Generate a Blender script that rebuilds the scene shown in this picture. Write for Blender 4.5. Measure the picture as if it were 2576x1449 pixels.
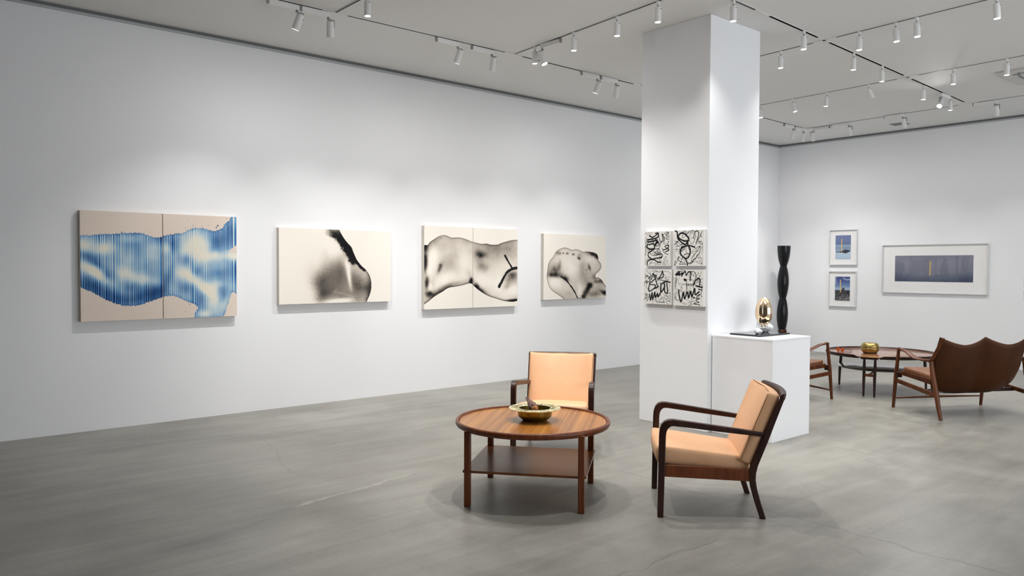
import bpy, bmesh, math, random
import numpy as np
from mathutils import Vector, Matrix, Quaternion

# ------------------------------------------------------------------ scene, camera, light set-up
scn = bpy.context.scene
for o in list(bpy.data.objects):
    bpy.data.objects.remove(o)
COL = scn.collection
PI = math.pi
ROOM_L, ROOM_B, ROOM_H = -8.176, 13.881, 3.952      # left wall x, back wall y, ceiling height
ROOM_R, ROOM_F = 3.2, -3.2

cam_d = bpy.data.cameras.new('camera')
cam = bpy.data.objects.new('camera', cam_d); COL.objects.link(cam)
cam_d.sensor_width = 36.0
cam_d.lens = 1961.2 / 2576 * 36.0
cam_d.clip_start = 0.05; cam_d.clip_end = 100
yaw, pitch, roll = -0.8605, -0.0271, 0.0039
_f = Vector((math.sin(yaw) * math.cos(pitch), math.cos(yaw) * math.cos(pitch), math.sin(pitch)))
_r = Vector((math.cos(yaw), -math.sin(yaw), 0)); _u = _r.cross(_f)
_r2 = math.cos(roll) * _r + math.sin(roll) * _u
_u2 = -math.sin(roll) * _r + math.cos(roll) * _u
cam.matrix_world = Matrix(((_r2.x, _u2.x, -_f.x, 0), (_r2.y, _u2.y, -_f.y, 0), (_r2.z, _u2.z, -_f.z, 1.57), (0, 0, 0, 1)))
scn.camera = cam

WORLD_FILL = 1.75       # world fill light, let in by an opening added in the unseen right wall
world = bpy.data.worlds.new('gallery_world'); scn.world = world
world.use_nodes = True
world.node_tree.nodes['Background'].inputs[0].default_value = (0.89, 0.945, 1.0, 1)
world.node_tree.nodes['Background'].inputs[1].default_value = WORLD_FILL

scn.view_settings.view_transform = 'Standard'
scn.view_settings.look = 'None'
scn.view_settings.gamma = 1.0
scn.view_settings.use_curve_mapping = False
scn.view_settings.exposure = 0.79
scn.cycles.use_denoising = True
scn.cycles.max_bounces = 7
scn.cycles.diffuse_bounces = 4
scn.cycles.use_adaptive_sampling = True
scn.cycles.adaptive_threshold = 0.05
scn.cycles.glossy_bounces = 4
scn.cycles.sample_clamp_indirect = 6.0
scn.cycles.caustics_reflective = False
scn.cycles.caustics_refractive = False

DOWN_W = 52.0      # downlight lamps, watts
WASH_W = 52.0      # wall washing spots, watts
LAMP_COL = (1.0, 0.98, 0.955)

# ------------------------------------------------------------------ helpers
def s2l(c):
    c = np.asarray(c, float) / 255.0
    return np.where(c <= 0.04045, c / 12.92, ((c + 0.055) / 1.055) ** 2.4)

def rgb(*c):
    return tuple(float(x) for x in s2l(c)) + (1.0,)

class MB:
    """collects vertices and faces for one mesh"""
    def __init__(self):
        self.v = []; self.f = []
    def add(self, vs, fs):
        n = len(self.v); self.v += [tuple(p) for p in vs]
        self.f += [tuple(i + n for i in f) for f in fs]
        return self
    def hexa(self, p):
        return self.add(p, [(3, 2, 1, 0), (4, 5, 6, 7), (0, 1, 5, 4), (1, 2, 6, 5), (2, 3, 7, 6), (3, 0, 4, 7)])
    def box(self, a, b):
        (x0, y0, z0), (x1, y1, z1) = a, b
        return self.hexa([(x0, y0, z0), (x1, y0, z0), (x1, y1, z0), (x0, y1, z0), (x0, y0, z1), (x1, y0, z1), (x1, y1, z1), (x0, y1, z1)])
    def rings(self, rings, closed=True, caps=True, cap0=True, cap1=True):
        n = len(rings[0]); vs = [p for r in rings for p in r]; fs = []
        for i in range(len(rings) - 1):
            for j in range(n if closed else n - 1):
                k = (j + 1) % n
                fs.append((i * n + j, i * n + k, (i + 1) * n + k, (i + 1) * n + j))
        if caps and closed:
            if cap0: fs.append(tuple(reversed(range(n))))
            if cap1: fs.append(tuple((len(rings) - 1) * n + j for j in range(n)))
        return self.add(vs, fs)
    def tube(self, path, rad, seg=10, flat=None, up=(0, 0, 1)):
        """round (or flattened) tube along a path; rad number or list, flat = list of second radii"""
        P = [Vector(p) for p in path]; n = len(P)
        ra = rad if hasattr(rad, '__len__') else [rad] * n
        rb = ra if flat is None else (flat if hasattr(flat, '__len__') else [flat] * n)
        up = Vector(up); rs = []
        for i in range(n):
            t = (P[min(i + 1, n - 1)] - P[max(i - 1, 0)]).normalized()
            s = t.cross(up)
            if s.length < 1e-4: s = t.cross(Vector((0, 1, 0)))
            s.normalize(); w = s.cross(t)
            rs.append([P[i] + s * (ra[i] * math.cos(a)) + w * (rb[i] * math.sin(a)) for a in [2 * PI * k / seg for k in range(seg)]])
        return self.rings(rs)
    def lathe(self, prof, seg=48, c=(0, 0, 0)):
        rs = [[(c[0] + r * math.cos(2 * PI * k / seg), c[1] + r * math.sin(2 * PI * k / seg), c[2] + z) for k in range(seg)] for r, z in prof]
        return self.rings(rs)
    def strip(self, outer, inner, xf, w, cap0=True, cap1=True):
        """solid ribbon from an outer and an inner (y,z) polyline, xf(i) gives the x of its middle"""
        rs = []
        for i, (o, q) in enumerate(zip(outer, inner)):
            x = xf(i); h = (w(i) if callable(w) else w) / 2
            rs.append([(x - h, o[0], o[1]), (x + h, o[0], o[1]), (x + h, q[0], q[1]), (x - h, q[0], q[1])])
        return self.rings(rs, True, True, cap0, cap1)

def build(name, mb, m, parent=None, smooth=35, bevel=0, seg=2, subsurf=0):
    me = bpy.data.meshes.new(name)
    me.from_pydata(mb.v, [], mb.f); me.update()
    bm = bmesh.new(); bm.from_mesh(me)
    bmesh.ops.remove_doubles(bm, verts=bm.verts, dist=1e-6)
    bmesh.ops.recalc_face_normals(bm, faces=bm.faces)
    bm.to_mesh(me); bm.free()
    if m: me.materials.append(m)
    if smooth:
        for p in me.polygons: p.use_smooth = True
        me.set_sharp_from_angle(angle=math.radians(smooth))
    o = bpy.data.objects.new(name, me); COL.objects.link(o)
    if parent: o.parent = parent
    if bevel:
        b = o.modifiers.new('bevel', 'BEVEL'); b.width = bevel; b.segments = seg; b.limit_method = 'ANGLE'; b.angle_limit = math.radians(40)
    if subsurf:
        s = o.modifiers.new('subdivision', 'SUBSURF'); s.levels = subsurf; s.render_levels = subsurf
    return o

def tag(o, label=None, cat=None, group=None, kind=None):
    if label: o['label'] = label
    if cat: o['category'] = cat
    if group: o['group'] = group
    if kind: o['kind'] = kind
    return o

def thing(name, label, cat, loc=(0, 0, 0), rotz=0, group=None):
    o = bpy.data.objects.new(name, None); COL.objects.link(o)
    o.empty_display_size = 0.1
    o.location = loc; o.rotation_euler = (0, 0, rotz)
    return tag(o, label, cat, group)

def copy_tree(o, parent=None):
    c = o.copy(); COL.objects.link(c)
    c.parent = parent
    for ch in o.children: copy_tree(ch, c)
    return c

def catmull(pts, n=8):
    P = [np.array(p, float) for p in pts]
    if len(P) < 3: return P
    P = [2 * P[0] - P[1]] + P + [2 * P[-1] - P[-2]]
    out = []
    for i in range(1, len(P) - 2):
        for k in range(n):
            t = k / n
            out.append(0.5 * (2 * P[i] + (P[i + 1] - P[i - 1]) * t + (2 * P[i - 1] - 5 * P[i] + 4 * P[i + 1] - P[i + 2]) * t * t + (3 * P[i] - P[i - 1] - 3 * P[i + 1] + P[i + 2]) * t ** 3))
    out.append(P[-2])
    return out

def rounded_box(half, r, nx=10, ny=10, nz=4, bulge=(0, 0, 0), fn=None):
    """cushion: subdivided box with round edges and bulging faces, then an optional deformation fn"""
    bm = bmesh.new(); mb = MB(); hx, hy, hz = half
    def face(axis, sgn, na, nb):
        idx = []
        for i in range(na + 1):
            for j in range(nb + 1):
                a = -math.cos(PI * i / na); b = -math.cos(PI * j / nb)
                p = [0, 0, 0]; p[axis] = sgn; oa, ob = [k for k in range(3) if k != axis]
                p[oa] = a; p[ob] = b; idx.append(p)
        vs = []
        for p in idx:
            q = [p[k] * half[k] for k in range(3)]
            inn = [max(-(half[k] - r), min(half[k] - r, q[k])) for k in range(3)]
            d = Vector([q[k] - inn[k] for k in range(3)])
            if d.length > 1e-9: d = d.normalized() * r
            q = [inn[k] + d[k] for k in range(3)]
            for k in range(3):
                if bulge[k] and abs(p[k]) > 0.999:
                    oa, ob = [m for m in range(3) if m != k]
                    q[k] += (1 if p[k] > 0 else -1) * bulge[k] * (1 - p[oa] ** 2) * (1 - p[ob] ** 2)
            vs.append(fn(*q) if fn else tuple(q))
        fs = [(i * (nb + 1) + j, i * (nb + 1) + j + 1, (i + 1) * (nb + 1) + j + 1, (i + 1) * (nb + 1) + j) for i in range(na) for j in range(nb)]
        mb.add(vs, fs)
    n = (nx, ny, nz)
    for ax in range(3):
        oa, ob = [k for k in range(3) if k != ax]
        for s in (-1, 1): face(ax, s, n[oa], n[ob])
    return mb

# ------------------------------------------------------------------ materials
def mat(name, color, rough=0.5, metal=0.0, spec=0.5, coat=0.0):
    m = bpy.data.materials.new(name); m.use_nodes = True
    b = m.node_tree.nodes['Principled BSDF']
    b.inputs['Base Color'].default_value = color
    b.inputs['Roughness'].default_value = rough
    b.inputs['Metallic'].default_value = metal
    b.inputs['Specular IOR Level'].default_value = spec
    b.inputs['Coat Weight'].default_value = coat
    b.inputs['Coat Roughness'].default_value = 0.12
    return m

class NT:
    def __init__(self, m):
        self.t = m.node_tree; self.b = self.t.nodes['Principled BSDF']
    def n(self, typ, **kw):
        n = self.t.nodes.new(typ)
        for k, v in kw.items():
            if k == 'ins':
                for i, val in v.items():
                    if hasattr(val, 'is_output'): self.t.links.new(val, n.inputs[i])
                    else: n.inputs[i].default_value = val
            else: setattr(n, k, v)
        return n
    def link(self, a, b): self.t.links.new(a, b)
    def coord(self, scale=(1, 1, 1), kind='Object', rot=(0, 0, 0)):
        c = self.n('ShaderNodeTexCoord'); mp = self.n('ShaderNodeMapping')
        mp.inputs['Scale'].default_value = scale; mp.inputs['Rotation'].default_value = rot
        self.link(c.outputs[kind], mp.inputs['Vector']); return mp.outputs['Vector']
    def noise(self, vec, scale, detail=4, rough=0.55, dist=0.0):
        n = self.n('ShaderNodeTexNoise', ins={'Scale': scale, 'Detail': detail, 'Roughness': rough, 'Distortion': dist})
        self.link(vec, n.inputs['Vector']); return n.outputs['Fac']
    def ramp(self, fac, stops):
        r = self.n('ShaderNodeValToRGB'); e = r.color_ramp.elements
        while len(e) < len(stops): e.new(0.5)
        for k, (p, c) in enumerate(stops): e[k].position = p; e[k].color = c
        self.link(fac, r.inputs['Fac']); return r.outputs['Color']
    def math(self, op, a, b=0.0, c=None):
        m = self.n('ShaderNodeMath', operation=op)
        for i, v in enumerate([a, b] + ([c] if c is not None else [])):
            if hasattr(v, 'is_output'): self.link(v, m.inputs[i])
            else: m.inputs[i].default_value = v
        return m.outputs[0]
    def mix(self, fac, a, b, typ='MIX'):
        m = self.n('ShaderNodeMix', data_type='RGBA', blend_type=typ)
        for i, v in ((0, fac), (6, a), (7, b)):
            if hasattr(v, 'is_output'): self.link(v, m.inputs[i])
            else: m.inputs[i].default_value = v
        return m.outputs[2]
    def bump(self, h, strength=0.1, dist=0.01):
        b = self.n('ShaderNodeBump', ins={'Strength': strength, 'Distance': dist})
        self.link(h, b.inputs['Height']); self.link(b.outputs[0], self.b.inputs['Normal'])

def paint_mat(name, c, rough=0.55):
    m = mat(name, c, rough, spec=0.3); t = NT(m)
    n = t.noise(t.coord(), 60, 3)
    t.bump(n, 0.04, 0.002)
    big = t.noise(t.coord(), 0.9, 3)
    c2 = (c[0] * 0.985, c[1] * 0.985, c[2] * 0.98, 1)
    t.link(t.ramp(big, [(0.3, c), (0.75, c2)]), t.b.inputs['Base Color'])
    return m

def wood_mat(name, dark, light, rough, scale=(26, 26, 2.2), coat=0.0, stripes=None, spec=0.5):
    m = mat(name, light, rough, coat=coat, spec=spec); t = NT(m)
    v = t.coord(scale)
    g = t.noise(v, 1.0, 6, 0.6, 0.6)
    col = t.ramp(g, [(0.3, dark), (0.7, light)])
    fine = t.noise(t.coord(tuple(s * 7 for s in scale)), 1.0, 2)
    col = t.mix(0.25, col, t.ramp(fine, [(0.35, dark), (0.65, light)]))
    if stripes:
        w = t.noise(t.coord(stripes), 1.0, 3, 0.6, 0.0)
        col = t.mix(0.6, col, t.ramp(w, [(0.34, dark), (0.66, light)]))
    t.link(col, t.b.inputs['Base Color'])
    t.link(t.math('MULTIPLY_ADD', g, 0.12, rough - 0.06), t.b.inputs['Roughness'])
    t.bump(g, 0.025, 0.0006)
    return m

def leather_mat(name, c, dark, rough, sc=3.0):
    m = mat(name, c, rough, spec=0.4); t = NT(m); v = t.coord()
    big = t.noise(v, sc, 4, 0.6, 0.4)
    t.link(t.ramp(big, [(0.25, dark), (0.6, c)]), t.b.inputs['Base Color'])
    vo = t.n('ShaderNodeTexVoronoi', ins={'Scale': 260.0}); t.link(v, vo.inputs['Vector'])
    wr = t.noise(v, 14, 3, 0.5, 1.0)
    h = t.math('ADD', t.math('MULTIPLY', vo.outputs['Distance'], 0.25), wr)
    t.bump(h, 0.18, 0.004)
    return m

M = {}
M['wall'] = paint_mat('white_wall_paint', (0.86, 0.865, 0.885, 1), 0.6)
M['ceiling'] = paint_mat('white_ceiling_paint', (0.79, 0.79, 0.775, 1), 0.7)
M['front_wall'] = paint_mat('grey_wall_paint', (0.25, 0.25, 0.26, 1), 0.6)  # unseen front wall made dark to cut bounce onto the near left wall
M['plinth'] = paint_mat('white_plinth_paint', (0.86, 0.86, 0.875, 1), 0.4)
M['gap'] = mat('dark_shadow_channel', (0.15, 0.157, 0.165, 1), 0.6)
M['channel'] = mat('grey_metal_channel', (0.46, 0.47, 0.48, 1), 0.5, 0.1)
M['lamp'] = mat('white_lamp_enamel', (0.84, 0.835, 0.825, 1), 0.4, spec=0.4)
M['lampgrey'] = mat('grey_lamp_metal', (0.34, 0.34, 0.34, 1), 0.4, 0.5)
M['slot'] = mat('black_track_slot', (0.008, 0.010, 0.012, 1), 0.5)
M['dark_wood'] = wood_mat('dark_rosewood', (0.012, 0.004, 0.003, 1), (0.050, 0.015, 0.008, 1), 0.34, coat=0.0, spec=0.35)
M['mahogany'] = wood_mat('mahogany', (0.075, 0.017, 0.004, 1), (0.195, 0.052, 0.013, 1), 0.34, coat=0.0, spec=0.35)
def veneer_mat(name, dark, light, rough, freq, spec):
    m = mat(name, light, rough, spec=spec); t = NT(m)
    a = t.noise(t.coord((freq, 0.22, 1)), 1.0, 2, 0.5, 0.0); b = t.noise(t.coord((freq * 3.3, 0.5, 1)), 1.0, 3, 0.6, 0.0); c = t.noise(t.coord((2.0, 0.8, 1)), 1.0, 2)
    v = t.math('ADD', t.math('MULTIPLY', a, 0.55), t.math('ADD', t.math('MULTIPLY', b, 0.25), t.math('MULTIPLY', c, 0.20)))
    t.link(t.ramp(v, [(0.36, dark), (0.64, light)]), t.b.inputs['Base Color'])
    return m
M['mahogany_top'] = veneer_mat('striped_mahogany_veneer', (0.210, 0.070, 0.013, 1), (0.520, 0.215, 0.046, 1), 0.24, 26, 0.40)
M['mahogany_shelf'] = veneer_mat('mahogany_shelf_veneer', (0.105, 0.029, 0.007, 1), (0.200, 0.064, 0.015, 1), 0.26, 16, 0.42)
M['teak'] = wood_mat('brown_teak', (0.045, 0.011, 0.003, 1), (0.145, 0.042, 0.010, 1), 0.36, coat=0.0, spec=0.25)
M['teak_dark'] = wood_mat('dark_teak', (0.010, 0.003, 0.002, 1), (0.035, 0.011, 0.006, 1), 0.34, coat=0.0, spec=0.35)
M['teak_top'] = wood_mat('teak_veneer_top', (0.16, 0.058, 0.022, 1), (0.27, 0.115, 0.045, 1), 0.22, scale=(1.6, 22, 22), coat=0.5)
M['shelf_grey'] = wood_mat('dark_stained_shelf', (0.05, 0.045, 0.045, 1), (0.10, 0.085, 0.08, 1), 0.15, scale=(1.5, 18, 18), coat=0.6)
M['tan'] = leather_mat('tan_leather', (0.77, 0.445, 0.250, 1), (0.68, 0.375, 0.195, 1), 0.5)
M['tan_seam'] = mat('tan_piping', (0.28, 0.13, 0.05, 1), 0.6)
M['cognac'] = leather_mat('cognac_leather', (0.060, 0.0165, 0.0028, 1), (0.038, 0.0092, 0.002, 1), 0.50, 2.0)  # seat backs: backlit shade put into a darkened leather colour
M['cognac'].node_tree.nodes['Principled BSDF'].inputs['Specular IOR Level'].default_value = 0.2
M['cognac_seat'] = leather_mat('cognac_seat_leather', (0.20, 0.078, 0.030, 1), (0.14, 0.046, 0.017, 1), 0.36, 4.0)
M['cloth'] = mat('off_white_webbing', (0.62, 0.60, 0.57, 1), 0.8)
M['black_gloss'] = mat('black_gloss', (0.005, 0.006, 0.007, 1), 0.16, spec=0.3)
M['slate'] = mat('black_polished_slab', (0.010, 0.011, 0.013, 1), 0.06, spec=0.6)
M['gold'] = mat('polished_bronze', (0.90, 0.69, 0.46, 1), 0.07, 1.0)
M['crystal'] = mat('white_crystal_rock', (0.88, 0.89, 0.90, 1), 0.5, spec=0.4)
M['quartz'] = mat('grey_clear_quartz', (0.76, 0.77, 0.78, 1), 0.35, spec=0.5)
M['card'] = mat('white_card', (0.82, 0.82, 0.84, 1), 0.5)
M['frame'] = mat('pale_silver_frame', (0.74, 0.74, 0.75, 1), 0.4, 0.3)
M['mat_board'] = mat('white_mat_board', (0.90, 0.89, 0.88, 1), 0.7)
M['orange'] = mat('orange_lens', (0.65, 0.10, 0.008, 1), 0.12, spec=0.6)
M['black_plastic'] = mat('black_plastic', (0.01, 0.01, 0.012, 1), 0.3)
M['canvas_side'] = mat('raw_canvas', (0.66, 0.62, 0.56, 1), 0.8)
M['dry'] = mat('dried_brown_bract', (0.17, 0.095, 0.070, 1), 0.7)
M['dry_tip'] = mat('rust_brown_petal', (0.42, 0.15, 0.035, 1), 0.6)
M['unit'] = mat('pale_unit_plastic', (0.62, 0.61, 0.58, 1), 0.5)
M['grille'] = mat('grey_grille', (0.20, 0.21, 0.23, 1), 0.5, 0.3)
M['ink'] = mat('grey_wall_lettering', (0.12, 0.12, 0.13, 1), 0.6)

m = mat('brass_bowl', (0.55, 0.44, 0.16, 1), 0.30, 1.0); t = NT(m)
n1 = t.noise(t.coord(), 22, 4); t.link(t.ramp(n1, [(0.3, (0.17, 0.13, 0.03, 1)), (0.7, (0.42, 0.33, 0.09, 1))]), t.b.inputs['Base Color'])
t.bump(n1, 0.35, 0.004); M['brass'] = m
m = mat('brass_rim', (0.70, 0.62, 0.33, 1), 0.42, 1.0); t = NT(m)
n1 = t.noise(t.coord(), 30, 3); t.link(t.ramp(n1, [(0.3, (0.55, 0.50, 0.30, 1)), (0.65, (0.95, 0.90, 0.64, 1))]), t.b.inputs['Base Color'])
M['brass_rim'] = m
m = mat('hammered_gold', (0.62, 0.45, 0.13, 1), 0.30, 1.0); t = NT(m)
n1 = t.noise(t.coord(), 26, 3, 0.6, 0.4); t.link(t.ramp(n1, [(0.3, (0.26, 0.175, 0.045, 1)), (0.7, (0.56, 0.43, 0.17, 1))]), t.b.inputs['Base Color'])
t.bump(n1, 0.4, 0.006); M['hammered'] = m

m = mat('lamp_lens_glow', (1, 1, 1, 1), 0.3)
b = m.node_tree.nodes['Principled BSDF']
b.inputs['Emission Color'].default_value = (1, 0.98, 1.0, 1); b.inputs['Emission Strength'].default_value = 14.0
M['lens'] = m

m = mat('painted_surface', (0.8, 0.8, 0.8, 1), 0.75, spec=0.2); t = NT(m)
a = t.n('ShaderNodeAttribute', attribute_name='paint'); t.link(a.outputs['Color'], t.b.inputs['Base Color'])
wv = t.noise(t.coord(), 350, 2); t.bump(wv, 0.08, 0.001)
M['painted'] = m

m = bpy.data.materials.new('picture_glass'); m.use_nodes = True
nt = m.node_tree; nt.nodes.clear()
out = nt.nodes.new('ShaderNodeOutputMaterial'); tr = nt.nodes.new('ShaderNodeBsdfTransparent'); gl = nt.nodes.new('ShaderNodeBsdfGlossy')
gl.inputs['Roughness'].default_value = 0.02; fr = nt.nodes.new('ShaderNodeFresnel'); fr.inputs['IOR'].default_value = 1.45
mx = nt.nodes.new('ShaderNodeMixShader')
geo = nt.nodes.new('ShaderNodeNewGeometry'); front = nt.nodes.new('ShaderNodeMath'); front.operation = 'SUBTRACT'; front.inputs[0].default_value = 1.0
nt.links.new(geo.outputs['Backfacing'], front.inputs[1]); pm = nt.nodes.new('ShaderNodeMath'); pm.operation = 'MULTIPLY'
nt.links.new(fr.outputs[0], pm.inputs[0]); nt.links.new(front.outputs[0], pm.inputs[1])
nt.links.new(pm.outputs[0], mx.inputs[0]); nt.links.new(tr.outputs[0], mx.inputs[1]); nt.links.new(gl.outputs[0], mx.inputs[2]); nt.links.new(mx.outputs[0], out.inputs[0])
M['glass'] = m

# polished concrete floor with trowel streaks, hairline cracks, pour joints and stains
m = mat('polished_concrete', (0.33, 0.32, 0.295, 1), 0.36, spec=0.45); t = NT(m)
pos = t.coord()
sep = t.n('ShaderNodeSeparateXYZ'); t.link(pos, sep.inputs[0]); X, Y = sep.outputs[0], sep.outputs[1]
big = t.noise(pos, 0.55, 4, 0.55, 0.5)
mid = t.noise(pos, 2.6, 5, 0.6, 0.3)
stk = t.noise(t.coord((5.5, 0.7, 1), rot=(0, 0, 0.12)), 1.0, 5, 0.62, 0.8)
fine = t.noise(pos, 34, 4, 0.6)
val = t.math('ADD', t.math('MULTIPLY', big, 0.46), t.math('ADD', t.math('MULTIPLY', mid, 0.22), t.math('ADD', t.math('MULTIPLY', stk, 0.30), t.math('MULTIPLY', fine, 0.10))))
col = t.ramp(val, [(0.40, (0.152, 0.144, 0.125, 1)), (0.53, (0.224, 0.214, 0.188, 1)), (0.66, (0.305, 0.293, 0.258, 1))])
wob = t.math('MULTIPLY', t.math('SUBTRACT', t.noise(pos, 3.0, 3), 0.5), 0.16)
wobf = t.math('MULTIPLY', t.math('SUBTRACT', t.noise(pos, 11.0, 4), 0.5), 0.06)
def segment(p0, p1, w, soft, wobble=True):
    (x0, y0), (x1, y1) = p0, p1; L = math.hypot(x1 - x0, y1 - y0); ux, uy = (x1 - x0) / L, (y1 - y0) / L
    dx = t.math('SUBTRACT', X, x0); dy = t.math('SUBTRACT', Y, y0)
    al = t.math('ADD', t.math('MULTIPLY', dx, ux), t.math('MULTIPLY', dy, uy))
    pr = t.math('ADD', t.math('MULTIPLY', dx, -uy), t.math('MULTIPLY', dy, ux))
    if wobble: pr = t.math('ADD', t.math('ADD', pr, wob), wobf)
    d = t.math('ABSOLUTE', pr)
    over = t.math('MAXIMUM', t.math('SUBTRACT', al, L), t.math('MULTIPLY', al, -1.0))
    d = t.math('MAXIMUM', d, t.math('MULTIPLY', over, 0.2))
    mr = t.n('ShaderNodeMapRange', ins={1: w, 2: w + soft, 3: 1.0, 4: 0.0}); mr.clamp = True
    t.link(d, mr.inputs[0]); return mr.outputs[0]
for p0, p1, w, s, k, wb in [((-7.01, 2.92), (-5.60, 2.58), 0.001, 0.006, 0.35, True), ((-2.60, 3.80), (-2.66, 2.4), 0.0015, 0.006, 0.5, True), ((-2.668, 3.02), (-2.3, 3.02), 0.001, 0.005, 0.4, True),
        ((-3.74, 6.60), (-1.2, 6.42), 0.002, 0.02, 0.22, True), ((-3.9, 4.52), (-0.6, 4.52), 0.002, 0.015, 0.38, True), ((-2.6, 4.35), (-1.88, 4.24), 0.001, 0.006, 0.4, True),
        ((-4.66, 2.1), (-4.3, 0.9), 0.03, 0.16, 0.16, True), ((-4.93, 3.2), (-4.75, 2.3), 0.002, 0.02, -0.35, True), ((-5.1, 4.0), (-3.4, 6.1), 0.001, 0.006, 0.25, True), ((-4.62, 1.95), (-4.48, 1.45), 0.02, 0.02, 0.22, True),
        ((-1.5, 5.6), (-1.05, 5.2), 0.001, 0.006, -0.3, False)]:
    f = t.math('MULTIPLY', segment(p0, p1, w, s, wb), abs(k))
    col = t.mix(f, col, (0.09, 0.088, 0.085, 1) if k > 0 else (0.55, 0.53, 0.48, 1))
rx = t.math('SUBTRACT', X, -2.80); ry = t.math('SUBTRACT', Y, 6.38)
rad = t.math('SQRT', t.math('ADD', t.math('MULTIPLY', rx, rx), t.math('MULTIPLY', ry, ry)))
ring = t.n('ShaderNodeMapRange', ins={1: 0.125, 2: 0.145, 3: 1.0, 4: 0.0}); t.link(rad, ring.inputs[0])
hole = t.n('ShaderNodeMapRange', ins={1: 0.045, 2: 0.07, 3: 0.0, 4: 1.0}); t.link(rad, hole.inputs[0])
col = t.mix(t.math('MULTIPLY', t.math('MULTIPLY', ring.outputs[0], hole.outputs[0]), 0.30), col, (0.17, 0.175, 0.18, 1))
spk = t.n('ShaderNodeTexVoronoi', ins={'Scale': 1.6}); t.link(pos, spk.inputs['Vector'])
sp = t.n('ShaderNodeMapRange', ins={1: 0.012, 2: 0.02, 3: 0.55, 4: 0.0}); t.link(spk.outputs['Distance'], sp.inputs[0])
col = t.mix(sp.outputs[0], col, (0.07, 0.07, 0.07, 1))
t.link(col, t.b.inputs['Base Color'])
t.link(t.math('MULTIPLY_ADD', mid, 0.22, 0.27), t.b.inputs['Roughness'])
t.bump(t.math('ADD', fine, stk), 0.05, 0.002)
M['floor'] = m

# ------------------------------------------------------------------ the room
def struct(name, mb, m, smooth=0, bevel=0):
    return tag(build(name, mb, m, None, smooth, bevel), kind='structure')

struct('floor', MB().box((ROOM_L - 0.2, ROOM_F - 0.2, -0.15), (ROOM_R + 0.2, ROOM_B + 0.2, 0)), M['floor'])
struct('ceiling', MB().box((ROOM_L - 0.2, ROOM_F - 0.2, ROOM_H), (ROOM_R + 0.2, ROOM_B + 0.2, ROOM_H + 0.15)), M['ceiling'])
struct('wall_left', MB().box((ROOM_L - 0.2, ROOM_F - 0.2, 0), (ROOM_L, ROOM_B + 0.2, ROOM_H)), M['wall'])
struct('wall_back', MB().box((ROOM_L, ROOM_B, 0), (ROOM_R + 0.2, ROOM_B + 0.2, ROOM_H)), M['wall'])
wr = MB().box((ROOM_R, ROOM_F, 0), (ROOM_R + 0.2, ROOM_B, 0.1)); wr.box((ROOM_R, ROOM_F, 3.5), (ROOM_R + 0.2, ROOM_B, ROOM_H)); wr.box((ROOM_R, 12.3, 0.1), (ROOM_R + 0.2, ROOM_B, 3.5)); wr.box((ROOM_R, ROOM_F, 0.1), (ROOM_R + 0.2, 2.2, 3.5))
struct('wall_right', wr, M['wall'])          # unseen wall with an opening added to let in the world fill
wp = MB()
for k in range(5): wp.box((ROOM_R + 0.05, 2.24 + k * 2.5, 0.1), (ROOM_R + 0.15, 2.30 + k * 2.5, 3.5))
struct('window_1', wp, M['channel'])  # unseen posts added in the fill light opening
struct('wall_front', MB().box((ROOM_L, ROOM_F - 0.2, 0), (ROOM_R + 0.2, ROOM_F, ROOM_H)), M['front_wall'])
# metal channel under the ceiling: dark strip paints the recess shade, pale lip below
struct('trim_1', MB().box((ROOM_L, ROOM_F, ROOM_H - 0.030), (ROOM_L + 0.012, ROOM_B, ROOM_H)), M['gap'])
struct('trim_2', MB().box((ROOM_L, ROOM_F, ROOM_H - 0.052), (ROOM_L + 0.016, ROOM_B, ROOM_H - 0.030)), M['channel'])
struct('trim_3', MB().box((ROOM_L + 0.016, ROOM_B - 0.012, ROOM_H - 0.030), (ROOM_R, ROOM_B, ROOM_H)), M['gap'])
struct('trim_4', MB().box((ROOM_L + 0.016, ROOM_B - 0.016, ROOM_H - 0.052), (ROOM_R, ROOM_B, ROOM_H - 0.030)), M['channel'])
# free-standing pillar
PX0, PX1, PY0, PY1 = -5.215, -4.388, 6.224, 7.066
o = build('pillar', MB().box((PX0, PY0, 0), (PX1, PY1, ROOM_H)), M['wall'], None, 0, 0.004)
tag(o, 'square white floor-to-ceiling pillar carrying four black scribble canvases', 'pillar')

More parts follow.
